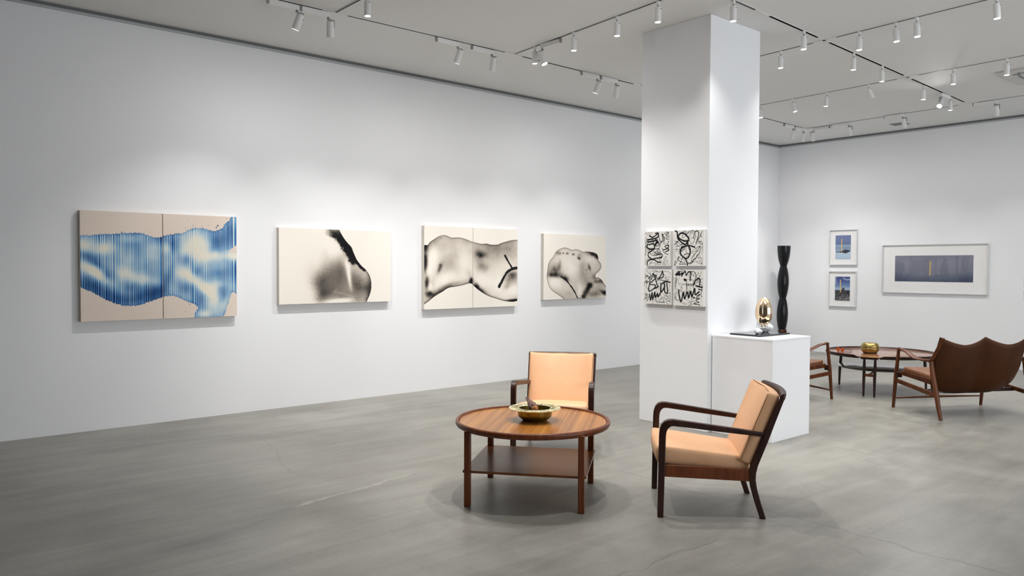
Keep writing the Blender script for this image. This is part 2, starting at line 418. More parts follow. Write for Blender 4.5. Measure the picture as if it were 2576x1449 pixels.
# ------------------------------------------------------------------ ceiling tracks
def track(label, pts, gaps=()):
    r = thing('lighting_track', label, 'lighting track', (pts[0][0], pts[0][1], ROOM_H), 0, 'ceiling lighting tracks')
    o0 = Vector((pts[0][0], pts[0][1], 0)); rail = MB(); slot = MB(); conns = []
    for a, b in zip(pts[:-1], pts[1:]):
        a = Vector((*a, 0)) - o0; b = Vector((*b, 0)) - o0; d = (b - a); L = d.length; d.normalize(); n = Vector((-d.y, d.x, 0))
        def bar(mb, s0, s1, w, z0, z1):
            c = [a + d * s0 - n * w, a + d * s1 - n * w, a + d * s1 + n * w, a + d * s0 + n * w]
            mb.hexa([(p.x, p.y, z0) for p in c] + [(p.x, p.y, z1) for p in c])
        bar(rail, 0, L, 0.017, -0.004, 0.0)
        cuts = [0.0]
        for g in sorted(gaps):
            gp = Vector((*g, 0)) - o0; s = (gp - a).dot(d)
            if -0.01 <= s <= L + 0.01 and abs((gp - a).dot(n)) < 0.3: cuts += [max(0, s - 0.13), min(L, s + 0.13)]; conn = MB(); bar(conn, max(0, s - 0.13), min(L, s + 0.13), 0.018, -0.006, -0.001); conns.append(conn)
        cuts.append(L)
        for s0, s1 in zip(cuts[::2], cuts[1::2]):
            if s1 - s0 > 0.02: bar(slot, s0, s1, 0.0098, -0.0055, -0.0035)
    build('rail', rail, M['ceiling'], r, 0); build('slot', slot, M['slot'], r, 0)
    for conn in conns: build('connector', conn, M['ceiling'], r, 0)
    return r

JA1, JA2, JB2 = (-6.70, 3.55), (-6.655, 5.74), (-4.10, 7.80)
JA3, JA4, JA5 = (-6.70, 7.95), (-6.80, 10.25), (-6.885, 12.52)
JB1, JB3, JB4 = (-4.00, 5.53), (-4.20, 10.09), (-4.295, 12.32)
track('ceiling lighting track running the length of the left wall', [(-6.74, 0.6), (-6.66, 5.6), (-6.70, 8.0), JA5], [JA1, JA2, JA3, JA4, JA5])
track('short cross track meeting the left wall track at the top edge', [(JA1[0] + 0.02, JA1[1]), (-2.4, 3.50)], [JA1])
track('ceiling cross track between the left wall track and the pillar top', [(JA2[0] + 0.02, JA2[1]), (JB1[0] - 0.02, JB1[1])], [JA2, JB1])
track('long ceiling track running past the pillar right side to the back', [(-3.93, 3.4), (-4.04, 6.3), JB4], [JB1, (-4.05, 6.55), JB2, JB3, JB4])
track('nearest cross track on the ceiling right of the pillar', [(JA3[0] + 0.02, JA3[1]), (-4.6, 7.845), (-1.6, 7.66)], [JB2])
track('middle ceiling cross track crossing the long track right of the pillar', [(JA4[0] + 0.02, JA4[1]), (-4.2, 10.09), (-1.6, 9.97)], [JB3])
track('farthest ceiling track running along the back wall', [(JA5[0] + 0.02, JA5[1]), (JB4[0], JB4[1] + 0.03), (-1.6, 12.27)], [JA5, JB4])

# ------------------------------------------------------------------ lamps
def spot(parent, watts, angle, blend, z):
    l = bpy.data.lights.new('spot_light', 'SPOT'); l.energy = watts; l.spot_size = math.radians(angle); l.spot_blend = blend
    l.shadow_soft_size = 0.028; l.color = LAMP_COL
    o = bpy.data.objects.new('spot_light', l); COL.objects.link(o); o.parent = parent; o.location = (0, 0, z)
    return o

def head_mesh(parent, r, L, top):
    """lamp can hanging down from its pivot: top = z of the upper rim"""
    h = build('lamp_head', MB().lathe([(r * 0.3, top + 0.001), (r * 0.94, top), (r, top - 0.004), (r, top - L), (r * 0.90, top - L), (r * 0.86, top - L + 0.010), (0.001, top - L + 0.010)], 28), M['lamp'], parent, 40)
    build('lens', MB().lathe([(0.001, top - L + 0.008), (r * 0.85, top - L + 0.008), (r * 0.85, top - L + 0.004), (0.001, top - L + 0.004)], 24), M['lens'], h, 30)
    return h

def make_downlight():
    r = thing('track_downlight', 'x', 'ceiling lamp', (0, 0, ROOM_H))
    build('track_adapter', MB().lathe([(0.016, -0.006), (0.0175, -0.008), (0.0175, -0.034), (0.014, -0.038), (0.005, -0.038)], 20), M['lamp'], r, 40)
    build('stem', MB().lathe([(0.006, -0.036), (0.006, -0.066)], 12), M['lampgrey'], r, 40)
    h = head_mesh(r, 0.029, 0.130, 0.0); h.location = (0, 0, -0.060)
    build('tilt_knob', MB().tube([(0.024, 0, -0.016), (0.034, 0, -0.016)], 0.005, 10), M['lampgrey'], h, 40)
    spot(h, DOWN_W, 105, 1.0, -0.140)
    return r

def make_washer():
    r = thing('track_spotlight', 'x', 'ceiling lamp', (0, 0, ROOM_H))
    build('driver_box', MB().box((-0.29, -0.018, -0.055), (0.0, 0.018, -0.008)), M['lamp'], r, 30, 0.003)
    build('end_clip', MB().box((-0.305, -0.012, -0.05), (-0.29, 0.012, -0.006)), M['lampgrey'], r, 30, 0.002)
    br = MB().tube([(-0.02, 0, -0.054), (-0.02, 0, -0.070)], 0.012, 14)
    br.box((-0.03, -0.007, -0.077), (0.043, 0.007, -0.070)); br.box((0.037, -0.007, -0.135), (0.043, 0.007, -0.077))
    build('bracket', br, M['lampgrey'], r, 40)
    h = head_mesh(r, 0.034, 0.145, 0.045); h.location = (0, 0, -0.130)
    spot(h, WASH_W, 72, 1.0, -0.112)            # main beam of the reflector
    spot(h, 0.17 * WASH_W, 160, 1.0, -0.114)     # its spill light
    return r

proto = {'d': make_downlight(), 'w': make_washer()}
used = {'d': False, 'w': False}
def lamp(kind, xy, label, group, yaw=0.0, aim=None, watts=None):
    r = proto[kind] if not used[kind] else copy_tree(proto[kind]); used[kind] = True
    r.location = (xy[0], xy[1], ROOM_H); r.rotation_euler = (0, 0, yaw); tag(r, label, 'ceiling lamp', group)
    h = [c for c in r.children if c.name.startswith('lamp_head')][0]
    if watts:
        k = watts / (WASH_W if kind == 'w' else DOWN_W)
        for sl in [c for c in h.children if c.type == 'LIGHT']: sl.data = sl.data.copy(); sl.data.energy *= k
    if aim is not None:
        d = Vector(aim) - (Vector(r.location) + Vector((0, 0, -0.13)))
        d = Matrix.Rotation(-yaw, 3, 'Z') @ d
        h.rotation_mode = 'QUATERNION'; h.rotation_quaternion = Vector((0, 0, -1)).rotation_difference(d.normalized())
    return r

ORD = ['first', 'second', 'third', 'fourth', 'fifth', 'sixth', 'seventh', 'eighth', 'ninth']
# wall washers on the left wall track
WA = [((-6.715, 3.20), (ROOM_L, 2.35, 0.1)), ((-6.71, 3.51), (ROOM_L, 4.30, 0.1)), ((-6.685, 5.00), (ROOM_L, 4.55, 0.1)), ((-6.68, 5.46), (ROOM_L, 6.0, 0.1)),
      ((-6.68, 7.14), (ROOM_L, 6.55, 0.1)), ((-6.685, 7.49), (ROOM_L, 8.25, 0.1)), ((-6.845, 10.1), (ROOM_L, 10.6, 0.1)), ((-6.868, 12.1), (ROOM_L, 12.6, 0.1)), ((-6.885, 12.46), (ROOM_L + 0.3, 13.2, 0.1))]
for i, (p, aim) in enumerate(WA):
    lab = 'white box-driver spotlight, %s from the left on the left wall track' % ORD[i] if i < 6 else 'white box-driver spotlight on the far end of left wall track, %s right of the pillar' % ORD[i - 6]
    lamp('w', p, lab, 'spotlights on the left wall track', PI / 2, aim, 66 if i == 0 else None)
# back wall track
for i, (p, yw, aim) in enumerate([((-6.76, 12.53), PI, (-6.9, ROOM_B, 0.1)), ((-6.09, 12.47), 0, (-6.3, ROOM_B, 0.1)), ((-5.2, 12.385), 0, (-5.3, ROOM_B, 0.1)), ((-3.93, 12.36), 0, (-4.2, ROOM_B, 0.1))]):
    lamp('w', p, 'white box-driver spotlight, %s from the left on the back wall track' % ORD[i], 'spotlights on the back wall track', yw, aim, 25)
lamp('w', (-6.165, 5.70), 'tilted white box-driver spotlight on the cross track left of the pillar', None, PI, (-4.9, PY0, 0.9), 26)
lamp('w', (-4.265, 11.30), 'glaring white box-driver spotlight facing the camera on the long track', None, -PI / 2, (-3.9, 8.4, 1.0), 60)
# downlights
lamp('d', (-6.06, 3.53), 'white cylinder downlight at the top edge above the second painting', None)
for i, (p, wt) in enumerate([((-6.27, 5.705), None), ((-5.635, 5.66), 40), ((-5.01, 5.61), 17), ((-4.49, 5.57), 17)]):
    lamp('d', p, 'white cylinder downlight, %s from the left on the cross track left of pillar' % ORD[i], 'downlights on the cross track left of the pillar', 0, None, wt)
for i, p in enumerate([(-4.03, 6.05), (-4.075, 7.35), (-4.13, 8.52), (-4.165, 9.30), (-4.25, 10.69), (-4.285, 11.68)]):
    lamp('d', p, 'white cylinder downlight, %s from the pillar on the long track' % ORD[i], 'downlights on the long track', 0, None, 22 if i < 2 else 36)
for i, (p, tl) in enumerate([((-4.62, 7.85), None), ((-3.72, 7.79), None), ((-3.355, 7.77), (0.25, 0.0, -3.2)), ((-3.155, 7.755), (0.2, 0, -3.2)), ((-2.47, 7.715), (0.2, 0, -3.2))]):
    lamp('d', p, 'white cylinder downlight, %s from the left on the nearest right cross track' % ORD[i], 'downlights on the nearest right cross track', 0, None if tl is None else (p[0] + tl[0], p[1] + tl[1], ROOM_H + tl[2]), 32)
for i, (p, tl) in enumerate([((-6.34, 10.22), (0.5, 0, -3.2)), ((-5.80, 10.185), (0.75, 0.3, -3.0)), ((-5.285, 10.155), (-0.25, 0, -3.2)), ((-4.70, 10.12), (0.75, 1.2, -3.0)), ((-3.665, 10.066), None), ((-3.095, 10.04), None)]):
    lamp('d', p, 'white cylinder downlight, %s from the left on the middle cross track' % ORD[i], 'downlights on the middle cross track', 0, None if tl is None else (p[0] + tl[0], p[1] + tl[1], ROOM_H + tl[2]), 32)
# unseen downlights added on the tracks out of view to brighten the floor
for p, wt in [((-5.3, 3.53), 40), ((-4.45, 3.52), 80), ((-2.95, 3.505), 80), ((-3.96, 4.5), 70), ((-2.2, 9.99), 30)]:
    lamp('d', p, 'white cylinder downlight on the part of the tracks above the photograph', 'downlights above the photograph', 0, None, wt)

for p, yw, aim, wt in [((-4.75, 3.53), 0, (-4.85, PY0, 0.2), 34), ((-3.3, 3.51), 0, (-4.2, 6.3, 0.1), 42), ((-1.65, 7.64), PI, (-4.39, 6.7, 0.6), 26), ((-1.65, 9.95), PI, (-4.1, 7.0, 0.5), 30), ((-2.2, 12.29), 0, (-2.9, ROOM_B, 0.1), 25)]:  # unseen washers added out of view to lift pillar, plinth and back wall
    lamp('w', p, 'white box-driver spotlight on the part of the tracks outside the photograph', 'spotlights outside the photograph', yw, aim, wt)

# ------------------------------------------------------------------ ceiling fittings
r = thing('ceiling_cassette', 'pale ceiling air cassette with dark curved slots at the right edge', 'air conditioner', (-2.95, 11.10, ROOM_H))
build('panel', MB().box((-0.46, -0.455, -0.022), (0.46, 0.455, 0.0)), M['unit'], r, 30, 0.006)
lv = MB()
for k in range(4):
    a = k * PI / 2; pts = []
    for s in np.linspace(-1, 1, 11):
        x, y = 0.33 * s, -0.30 + 0.06 * s * s
        pts.append((x * math.cos(a) - y * math.sin(a), x * math.sin(a) + y * math.cos(a), -0.022))
    lv.tube(pts, 0.016, 8, 0.006)
build('air_slot', lv, M['grille'], r, 40)
build('grille', MB().box((-0.19, -0.19, -0.027), (0.19, 0.19, -0.0215)), M['lampgrey'], r, 30, 0.004)
o = build('ceiling_vent', MB().hexa([(-5.76, 13.16, ROOM_H - 0.006), (-5.52, 13.14, ROOM_H - 0.006), (-5.52, 13.38, ROOM_H - 0.006), (-5.76, 13.38, ROOM_H - 0.006), (-5.76, 13.16, ROOM_H), (-5.52, 13.14, ROOM_H), (-5.52, 13.38, ROOM_H), (-5.76, 13.38, ROOM_H)]), M['grille'], None, 0)
tag(o, 'small dark grey square ceiling vent beside the back wall', 'vent')

# ------------------------------------------------------------------ pictures: colours computed per point of a fine mesh
def homography(c):
    """maps four sketch corners (tl, tr, br, bl) to the unit square, v downwards"""
    A = []; B = []
    for (x, y), (u, v) in zip(c, [(0, 0), (1, 0), (1, 1), (0, 1)]):
        A += [[x, y, 1, 0, 0, 0, -u * x, -u * y], [0, 0, 0, x, y, 1, -v * x, -v * y]]; B += [u, v]
    h = np.linalg.solve(np.array(A, float), np.array(B, float))
    def f(pts):
        p = np.asarray(pts, float); d = h[6] * p[:, 0] + h[7] * p[:, 1] + 1
        return np.stack([(h[0] * p[:, 0] + h[1] * p[:, 1] + h[2]) / d, (h[3] * p[:, 0] + h[4] * p[:, 1] + h[5]) / d], 1)
    return f

def sst(a, b, x):
    t_ = np.clip((x - a) / (b - a), 0, 1); return t_ * t_ * (3 - 2 * t_)

def vnoise(x, y, seed, octaves=3):
    rs = np.random.RandomState(seed); out = 0; amp = 1; tot = 0
    for k in range(octaves):
        g = rs.rand(64, 64); fx = x * 2 ** k + 3.1 * k; fy = y * 2 ** k + 1.7 * k
        ix = np.floor(fx).astype(int); iy = np.floor(fy).astype(int); tx = fx - ix; ty = fy - iy
        tx = tx * tx * (3 - 2 * tx); ty = ty * ty * (3 - 2 * ty)
        q = lambda a, b: g[a % 64, b % 64]
        out = out + amp * ((q(ix, iy) * (1 - tx) + q(ix + 1, iy) * tx) * (1 - ty) + (q(ix, iy + 1) * (1 - tx) + q(ix + 1, iy + 1) * tx) * ty)
        tot += amp; amp *= 0.5
    return out / tot

class Paint:
    def __init__(self, nu, nv, corners, asp):
        self.nu, self.nv, self.asp = nu, nv, asp
        self.map = homography(corners)
        u, v = np.meshgrid(np.linspace(0, 1, nu), np.linspace(0, 1, nv))
        self.u = u.ravel(); self.v = v.ravel(); self.x = self.u * asp; self.y = self.v
        self.pix = asp / nu
    def P(self, pts):
        q = self.map(pts); return np.stack([q[:, 0] * self.asp, q[:, 1]], 1)
    def _segs(self, P):
        d = np.full(self.x.shape, 9.0)
        for a, b in zip(P[:-1], P[1:]):
            ab = b - a; L2 = max(1e-12, ab @ ab)
            t_ = np.clip(((self.x - a[0]) * ab[0] + (self.y - a[1]) * ab[1]) / L2, 0, 1)
            d = np.minimum(d, (self.x - a[0] - t_ * ab[0]) ** 2 + (self.y - a[1] - t_ * ab[1]) ** 2)
        return np.sqrt(d)
    def dist(self, pts, smooth=0):
        P = self.P(pts)
        if smooth: P = np.array(catmull(P, smooth))
        return self._segs(P)
    def region(self, pts, smooth=0):
        """signed distance, positive inside the closed outline"""
        P = self.P(pts)
        if smooth: P = np.array(catmull(P, smooth))
        P = np.vstack([P, P[:1]]); d = self._segs(P); ins = np.zeros(self.x.shape, bool)
        for a, b in zip(P[:-1], P[1:]):
            if a[1] == b[1]: continue
            c = ((a[1] > self.y) != (b[1] > self.y)) & (self.x < (b[0] - a[0]) * (self.y - a[1]) / (b[1] - a[1]) + a[0])
            ins ^= c
        return np.where(ins, d, -d)
    def blob(self, x, y, rx, ry, ang=0.0, k=1.0):
        """soft spot at a sketch position, radii in sketch units"""
        c = self.P([(x, y), (x + 1, y), (x, y + 1)]); sx = c[1][0] - c[0][0]; sy = c[2][1] - c[0][1]
        dx = (self.x - c[0][0]) / sx; dy = (self.y - c[0][1]) / sy; ca, sa = math.cos(ang), math.sin(ang)
        return k * np.exp(-(((dx * ca + dy * sa) / rx) ** 2 + ((-dx * sa + dy * ca) / ry) ** 2))

def ramp_np(d, stops):
    xs = [s[0] for s in stops]; cs = s2l([s[1] for s in stops])
    return np.stack([np.interp(d, xs, cs[:, k]) for k in range(3)], 1)

def canvas_mesh(name, frame, w, h, depth, p, colors, c0, c1, side, parent=None):
    """stretched canvas: front face a fine coloured grid (columns c0..c1 of the painting), plain wrapped sides and back.
    frame = (top left corner of the front face, right vector, outward vector)"""
    o, rv, nv_ = [Vector(a) for a in frame]; up = Vector((0, 0, 1)); nc = c1 - c0 + 1; nr = p.nv
    uu = np.linspace(0, w, nc); vv = np.linspace(0, h, nr)
    U, V = np.meshgrid(uu, vv)
    base = np.array(o)[None] + U.ravel()[:, None] * np.array(rv)[None] - V.ravel()[:, None] * np.array(up)[None]
    idx = np.arange(nc * nr).reshape(nr, nc)
    q = np.stack([idx[:-1, :-1], idx[1:, :-1], idx[1:, 1:], idx[:-1, 1:]], -1).reshape(-1, 4)
    cor = [o, o + rv * w, o + rv * w - up * h, o - up * h]
    sv = [tuple(c) for c in cor] + [tuple(c - nv_ * depth) for c in cor]; n = nc * nr
    sf = [(n, n + 1, n + 5, n + 4), (n + 1, n + 2, n + 6, n + 5), (n + 2, n + 3, n + 7, n + 6), (n + 3, n, n + 4, n + 7), (n + 4, n + 5, n + 6, n + 7)]
    me = bpy.data.meshes.new(name)
    me.from_pydata([tuple(b_) for b_ in base] + sv, [], [tuple(int(k) for k in f) for f in q] + sf); me.update()
    at = me.attributes.new('paint', 'FLOAT_COLOR', 'POINT')
    col = np.ones((n + 8, 4), np.float32)
    col[:n, :3] = colors.reshape(p.nv, p.nu, 3)[:, c0:c1 + 1].reshape(-1, 3); col[n:, :3] = s2l(side)
    at.data.foreach_set('color', col.ravel())
    me.materials.append(M['painted'])
    ob = bpy.data.objects.new(name, me); COL.objects.link(ob)
    if parent: ob.parent = parent
    return ob

CREAM = (236, 229, 218)
DP = 0.055
def wall_left_art(name, label, y0, y1, z1, z0, p, colors, side, split=None):
    """hang a canvas (or a two-panel canvas) on the left wall"""
    W, H = y1 - y0, z1 - z0
    r = thing(name, label, 'painting', (ROOM_L + 0.003, (y0 + y1) / 2, z0))
    def panel(a, b, c0, c1):
        return canvas_mesh('canvas_panel', ((DP, y0 + a - (y0 + y1) / 2, H), (0, 1, 0), (1, 0, 0)), b - a, H, DP, p, colors, c0, c1, side, r)
    if split is None: panel(0, W, 0, p.nu - 1)
    else:
        k = int(split / W * (p.nu - 1)); g = 0.0035
        panel(0, split - g, 0, k - 1); panel(split + g, W, k + 1, p.nu - 1)
    return r

# --- blue striped diptych
C1 = [(165, 125), (1795, 180), (1803, 1218), (182, 1282)]
p = Paint(520, 290, C1, 1.41)
top = [(150, 389), (175, 388), (300, 380), (450, 370), (600, 362), (720, 355), (800, 358), (860, 372), (900, 392), (950, 405), (1000, 400), (1030, 380), (1080, 372), (1150, 362), (1230, 355), (1280, 325), (1330, 305), (1380, 295), (1440, 300), (1500, 320), (1550, 330), (1600, 318), (1640, 300), (1680, 250), (1720, 215), (1732, 170), (1830, 170)]
low = [(1830, 1000), (1800, 985), (1750, 965), (1740, 1000), (1700, 1100), (1655, 1240), (1343, 1250), (1365, 1180), (1385, 1140), (1378, 1115), (1350, 1092), (1290, 1075), (1220, 1045), (1170, 1015), (1100, 1010), (1030, 1020), (960, 1045), (900, 1070), (830, 1095), (760, 1112), (680, 1118), (600, 1110), (520, 1090), (440, 1055), (360, 1010), (260, 965), (178, 925), (150, 915)]
jag = (vnoise(p.u * 190, p.u * 0, 5, 1) - 0.5) * 0.014
sd = p.region(top + low) + jag
notch = p.region([(1700, 545), (1760, 500), (1830, 450), (1830, 565)])
d = 0.47 + 0.40 * (vnoise(p.x * 5, p.y * 4, 11, 4) - 0.5)
lights = [(210, 490, 70, 50, 0, .55), (410, 515, 110, 60, 0, .6), (700, 420, 120, 40, 0, .28), (640, 700, 110, 150, 0, .28), (620, 770, 60, 60, 0, .3), (880, 850, 200, 55, .25, .42), (230, 720, 120, 50, .35, .75), (390, 820, 110, 40, .6, .6), (1380, 440, 120, 80, 0, .6), (1290, 545, 80, 70, 0, .5), (1400, 560, 90, 120, .3, .35), (1560, 590, 150, 45, -.1, .5), (1770, 590, 60, 40, 0, .7), (1240, 780, 110, 70, .3, .55), (1390, 870, 130, 45, .6, .5), (1490, 950, 80, 45, .6, .5), (1580, 1080, 90, 120, 0, .62), (1600, 900, 90, 50, 0, .3), (1450, 1200, 60, 35, 0, .5), (1060, 510, 40, 50, 0, .35), (930, 580, 110, 120, 0, .22), (1690, 1080, 50, 80, .3, .3)]
darks = [(250, 600, 110, 45, .25, .3), (330, 680, 90, 40, .5, .38), (450, 790, 70, 50, .8, .35), (270, 900, 120, 70, .4, .5), (450, 990, 130, 70, .3, .42), (640, 1060, 170, 60, 0, .42), (800, 1000, 170, 80, 0, .45), (970, 960, 90, 90, 0, .4), (700, 920, 100, 50, 0, .25), (930, 430, 160, 45, 0, .22), (1050, 900, 40, 110, 0, .4), (1120, 480, 50, 80, 0, .35), (1265, 620, 50, 70, 0, .42), (1100, 770, 50, 110, .2, .35), (1600, 430, 90, 90, 0, .3), (1745, 330, 70, 140, 0, .5), (1380, 760, 50, 60, 0, .28), (1600, 770, 120, 60, 0, .3), (1650, 960, 50, 140, 0, .42), (1780, 750, 60, 120, 0, .32), (1420, 1050, 60, 90, 0, .28), (1250, 930, 70, 60, 0, .25), (780, 540, 60, 120, 0, .16)]
wisp = 0.25 + 1.0 * vnoise(p.x * 8, p.y * 5, 17, 4)
for x, y, rx, ry, an, k in lights: d = d - p.blob(x, y, rx * 1.15, ry * 1.1, an, 0.9 * k) * wisp
for x, y, rx, ry, an, k in darks: d = d + p.blob(x, y, rx, ry, an, 0.78 * k)
ph = p.u * 96 + 3.0 * vnoise(p.u * 22, p.v * 0.3, 7, 2); st = np.sin(2 * PI * ph); st = np.sign(st) * np.abs(st) ** 0.7 * (0.45 + 0.9 * vnoise(p.u * 130, p.v * 1.5, 8, 2)); st2 = vnoise(p.u * 62, p.v * 0.8, 9, 1) * 2 - 1
d = d + (0.36 * st + 0.10 * st2) * np.clip(0.25 + d, 0.2, 1)
d = d + 0.30 * np.exp(-np.clip(sd, 0, 1) / 0.010)
bluec = ramp_np(np.clip(d, 0, 1.15), [(0, (236, 229, 212)), (.18, (214, 222, 220)), (.36, (168, 199, 216)), (.55, (104, 158, 200)), (.75, (52, 112, 174)), (.92, (26, 70, 136)), (1.15, (18, 34, 84))])
ground = ramp_np(vnoise(p.x * 2, p.y * 2, 3, 2), [(0, (224, 209, 196)), (1, (232, 217, 204))])
m_ = (sst(-0.002, 0.003, sd) * sst(0.003, -0.002, notch))[:, None]
colr = ground * (1 - m_) + bluec * m_
for x, y, rr in [(1597, 272, 7), (1582, 292, 6), (595, 350, 5), (882, 345, 2), (1337, 273, 3.5), (1434, 282, 3), (1260, 302, 3), (1305, 1098, 4), (1258, 1176, 3), (1690, 200, 3), (1285, 215, 2.5), (1500, 272, 2.5)]:
    q_ = p.blob(x, y, rr, rr)[:, None]; q_ = np.clip(q_ * 1.6, 0, 1); colr = colr * (1 - q_) + s2l((28, 50, 92))[None] * q_
wall_left_art('diptych_painting', 'two-panel painting of blue striped drips on raw canvas at the far left', 1.686, 3.158, 2.082, 1.042, p, colr, (222, 206, 190), 0.731)

GREY = [(0, (242, 236, 226)), (.15, (230, 222, 211)), (.35, (194, 185, 173)), (.55, (146, 137, 127)), (.75, (82, 77, 72)), (.9, (38, 36, 36)), (1.1, (14, 14, 18))]
# --- single canvas with the grey wash
C2 = [(185, 183), (1735, 237), (1738, 1215), (187, 1257)]
p = Paint(330, 200, C2, 1.67)
edge = [(1018, 150), (1022, 210), (1050, 270), (1090, 335), (1140, 400), (1190, 455), (1220, 530), (1260, 620), (1290, 665), (1330, 715), (1380, 760), (1420, 810), (1450, 870), (1467, 940), (1470, 1000), (1462, 1070), (1440, 1140), (1415, 1195), (1400, 1260)]
sd = p.region([(2200, 120), (2200, 1400), (640, 1400), (610, 1180), (540, 1040), (450, 900), (410, 740), (560, 560), (740, 420), (800, 300), (815, 120)])
side_r = p.region(edge + [(1380, 1500), (-300, 1500), (-300, -200), (1000, -200)], 4)
fea = vnoise(p.x * 75, p.y * 75, 21, 3) - 0.5
d = np.zeros(p.x.shape)
for x, y, rx, ry, an, k in [(880, 760, 170, 190, 0, .42), (760, 1000, 190, 170, 0, .40), (800, 1120, 200, 90, -.3, .45), (660, 1190, 110, 60, 0, .3), (1250, 900, 160, 200, 0, .36), (1080, 760, 110, 160, 0, .32), (640, 800, 160, 170, 0, .16), (830, 560, 60, 120, 0, .2), (1360, 1060, 90, 90, 0, .38), (1330, 1190, 120, 60, 0, .35), (1000, 960, 130, 110, 0, .18), (1100, 1130, 120, 50, -.2, .22), (1120, 590, 40, 80, -.35, .55), (1150, 655, 22, 28, 0, .5), (740, 900, 120, 100, 0, .15), (1240, 640, 70, 110, .2, .22)]: d = d + p.blob(x, y, rx, ry, an, k)
for x, y, rx, ry, an, k in [(1140, 720, 34, 150, -.12, .42), (1160, 900, 26, 110, -.15, .5), (1180, 1010, 24, 60, -.3, .25), (1020, 1205, 170, 26, -.05, .55), (1080, 1110, 150, 16, .25, .20), (930, 420, 90, 130, 0, .35), (960, 1080, 16, 130, .75, .10), (700, 700, 40, 160, 0, .08)]: d = d - p.blob(x, y, rx, ry, an, k)
dk = p.dist([(860, 205), (960, 235), (1040, 320), (1110, 430), (1180, 530), (1220, 610)], 6)
body = sst(0.0, 0.30, p.region([(1000, 430), (1120, 480), (1230, 620), (1340, 730), (1440, 840), (1500, 1000), (1420, 1400), (600, 1400), (480, 940), (620, 720), (860, 520)]) + fea * 0.04)
d = d * 0.48 + 0.44 * body + p.blob(1330, 930, 130, 220, -.2, .22)
for x, y, rx, ry, an, k in [(1140, 720, 34, 150, -.12, .25), (1165, 900, 24, 110, -.15, .25), (1020, 1205, 170, 26, -.05, .3)]: d = d - p.blob(x, y, rx, ry, an, k)
d = np.clip(d, 0, 0.80)
d = d + 1.05 * sst(0.095, 0.030, dk + fea * 0.06 + 0.02 * (vnoise(p.x * 14, p.y * 14, 22, 2) - .5))
d = d + 0.35 * sst(0.13, 0.04, dk + fea * 0.08)
d = d + 0.9 * sst(0.035, 0.012, p.dist([(1220, 560), (1290, 690), (1370, 770)], 4) + fea * 0.02)
d = d + 0.85 * sst(0.045, 0.015, p.dist([(850, 240), (900, 290), (950, 290)], 4) + fea * 0.05)
d = d + 0.5 * p.blob(1440, 1020, 60, 180, 0, .8) + 0.55 * np.exp(-np.clip(side_r, 0, 1) / 0.030) + 0.35 * np.exp(-np.clip(side_r, 0, 1) / 0.004)
d = d + 0.04 * fea * np.clip(d * 3, 0, 1) + 0.14 * (vnoise(p.x * 8, p.y * 2.5, 4, 3) - .5) * np.clip(d * 3, 0, 1)
d = np.clip(d, 0, 1.1) * sst(-0.002, 0.003, side_r) * sst(-0.03, 0.20, sd + fea * 0.05)
colr = ramp_np(d, GREY)
wall_left_art('ink_painting', 'grey ink wash painting with a single dark curved right edge on cream canvas', 3.624, 5.04, 1.990, 1.148, p, colr, (222, 213, 202))

# --- two-panel grey torso-like form
C3 = [(190, 140), (1403, 190), (1397, 1187), (192, 1235)]
p = Paint(360, 245, C3, 1.46)
topl = [(150, 394), (192, 395), (240, 393), (260, 360), (320, 318), (380, 280), (440, 265), (490, 275), (540, 297), (640, 295), (720, 315), (780, 340), (825, 352), (870, 365), (930, 378), (1000, 375), (1050, 387), (1140, 387), (1180, 370), (1250, 348), (1320, 330), (1400, 322), (1450, 318)]
lowl = [(150, 1195), (195, 1165), (250, 1125), (310, 1075), (370, 1035), (430, 1000), (480, 965), (530, 945), (600, 935), (680, 918), (740, 900), (780, 893), (810, 905), (850, 945), (900, 985), (960, 1025), (1040, 1065), (1120, 1090), (1180, 1110), (1260, 1128), (1340, 1133), (1400, 1120), (1450, 1105)]
sd = p.region(topl + lowl[::-1], 4); fea = vnoise(p.x * 24, p.y * 24, 31, 3) - 0.5
dt = p.dist(topl, 4); dl = p.dist(lowl, 4)
d = 0.13 + 0.26 * (vnoise(p.x * 4, p.y * 4, 33, 3) - 0.42)
d = d + 0.28 * np.exp(-dt / 0.07) + 0.5 * np.exp(-dt / 0.006) + 0.45 * np.exp(-dl / 0.02) + 0.6 * np.exp(-dl / 0.007)
for x, y, rx, ry, an, k in [(300, 360, 110, 60, -.5, .2), (1100, 480, 260, 110, 0, .26), (1320, 460, 100, 120, 0, .2), (920, 520, 75, 50, 0, .5), (930, 530, 28, 22, 0, .3), (900, 600, 60, 60, 0, .2), (950, 680, 80, 60, 0, .45), (870, 470, 40, 60, 0, .2), (600, 500, 120, 150, 0, .16), (430, 420, 90, 80, 0, .14), (500, 640, 120, 110, 0, .15), (390, 700, 26, 70, .35, .55), (400, 655, 22, 18, 0, .3), (205, 420, 40, 60, 0, .6), (202, 620, 34, 150, 0, 1.1), (225, 890, 30, 80, .1, 1.0), (255, 1030, 55, 40, 0, .8), (300, 900, 40, 120, .2, .2), (380, 1000, 150, 35, -.5, .55), (560, 905, 150, 30, -.25, .30), (800, 855, 26, 36, 0, 1.1), (785, 870, 20, 20, 0, .5), (872, 925, 28, 42, -.5, .95), (930, 985, 70, 26, .55, .5), (1310, 820, 90, 70, -.3, .55), (1250, 940, 70, 60, -.2, .45), (1340, 770, 60, 40, 0, .3), (1380, 1112, 60, 18, -.1, .9), (1300, 1112, 60, 14, 0, .5), (405, 305, 20, 16, 0, .18), (760, 760, 40, 70, -.4, .18)]: d = d + p.blob(x, y, rx, ry, an, k) * (0.85 + 0.5 * fea)
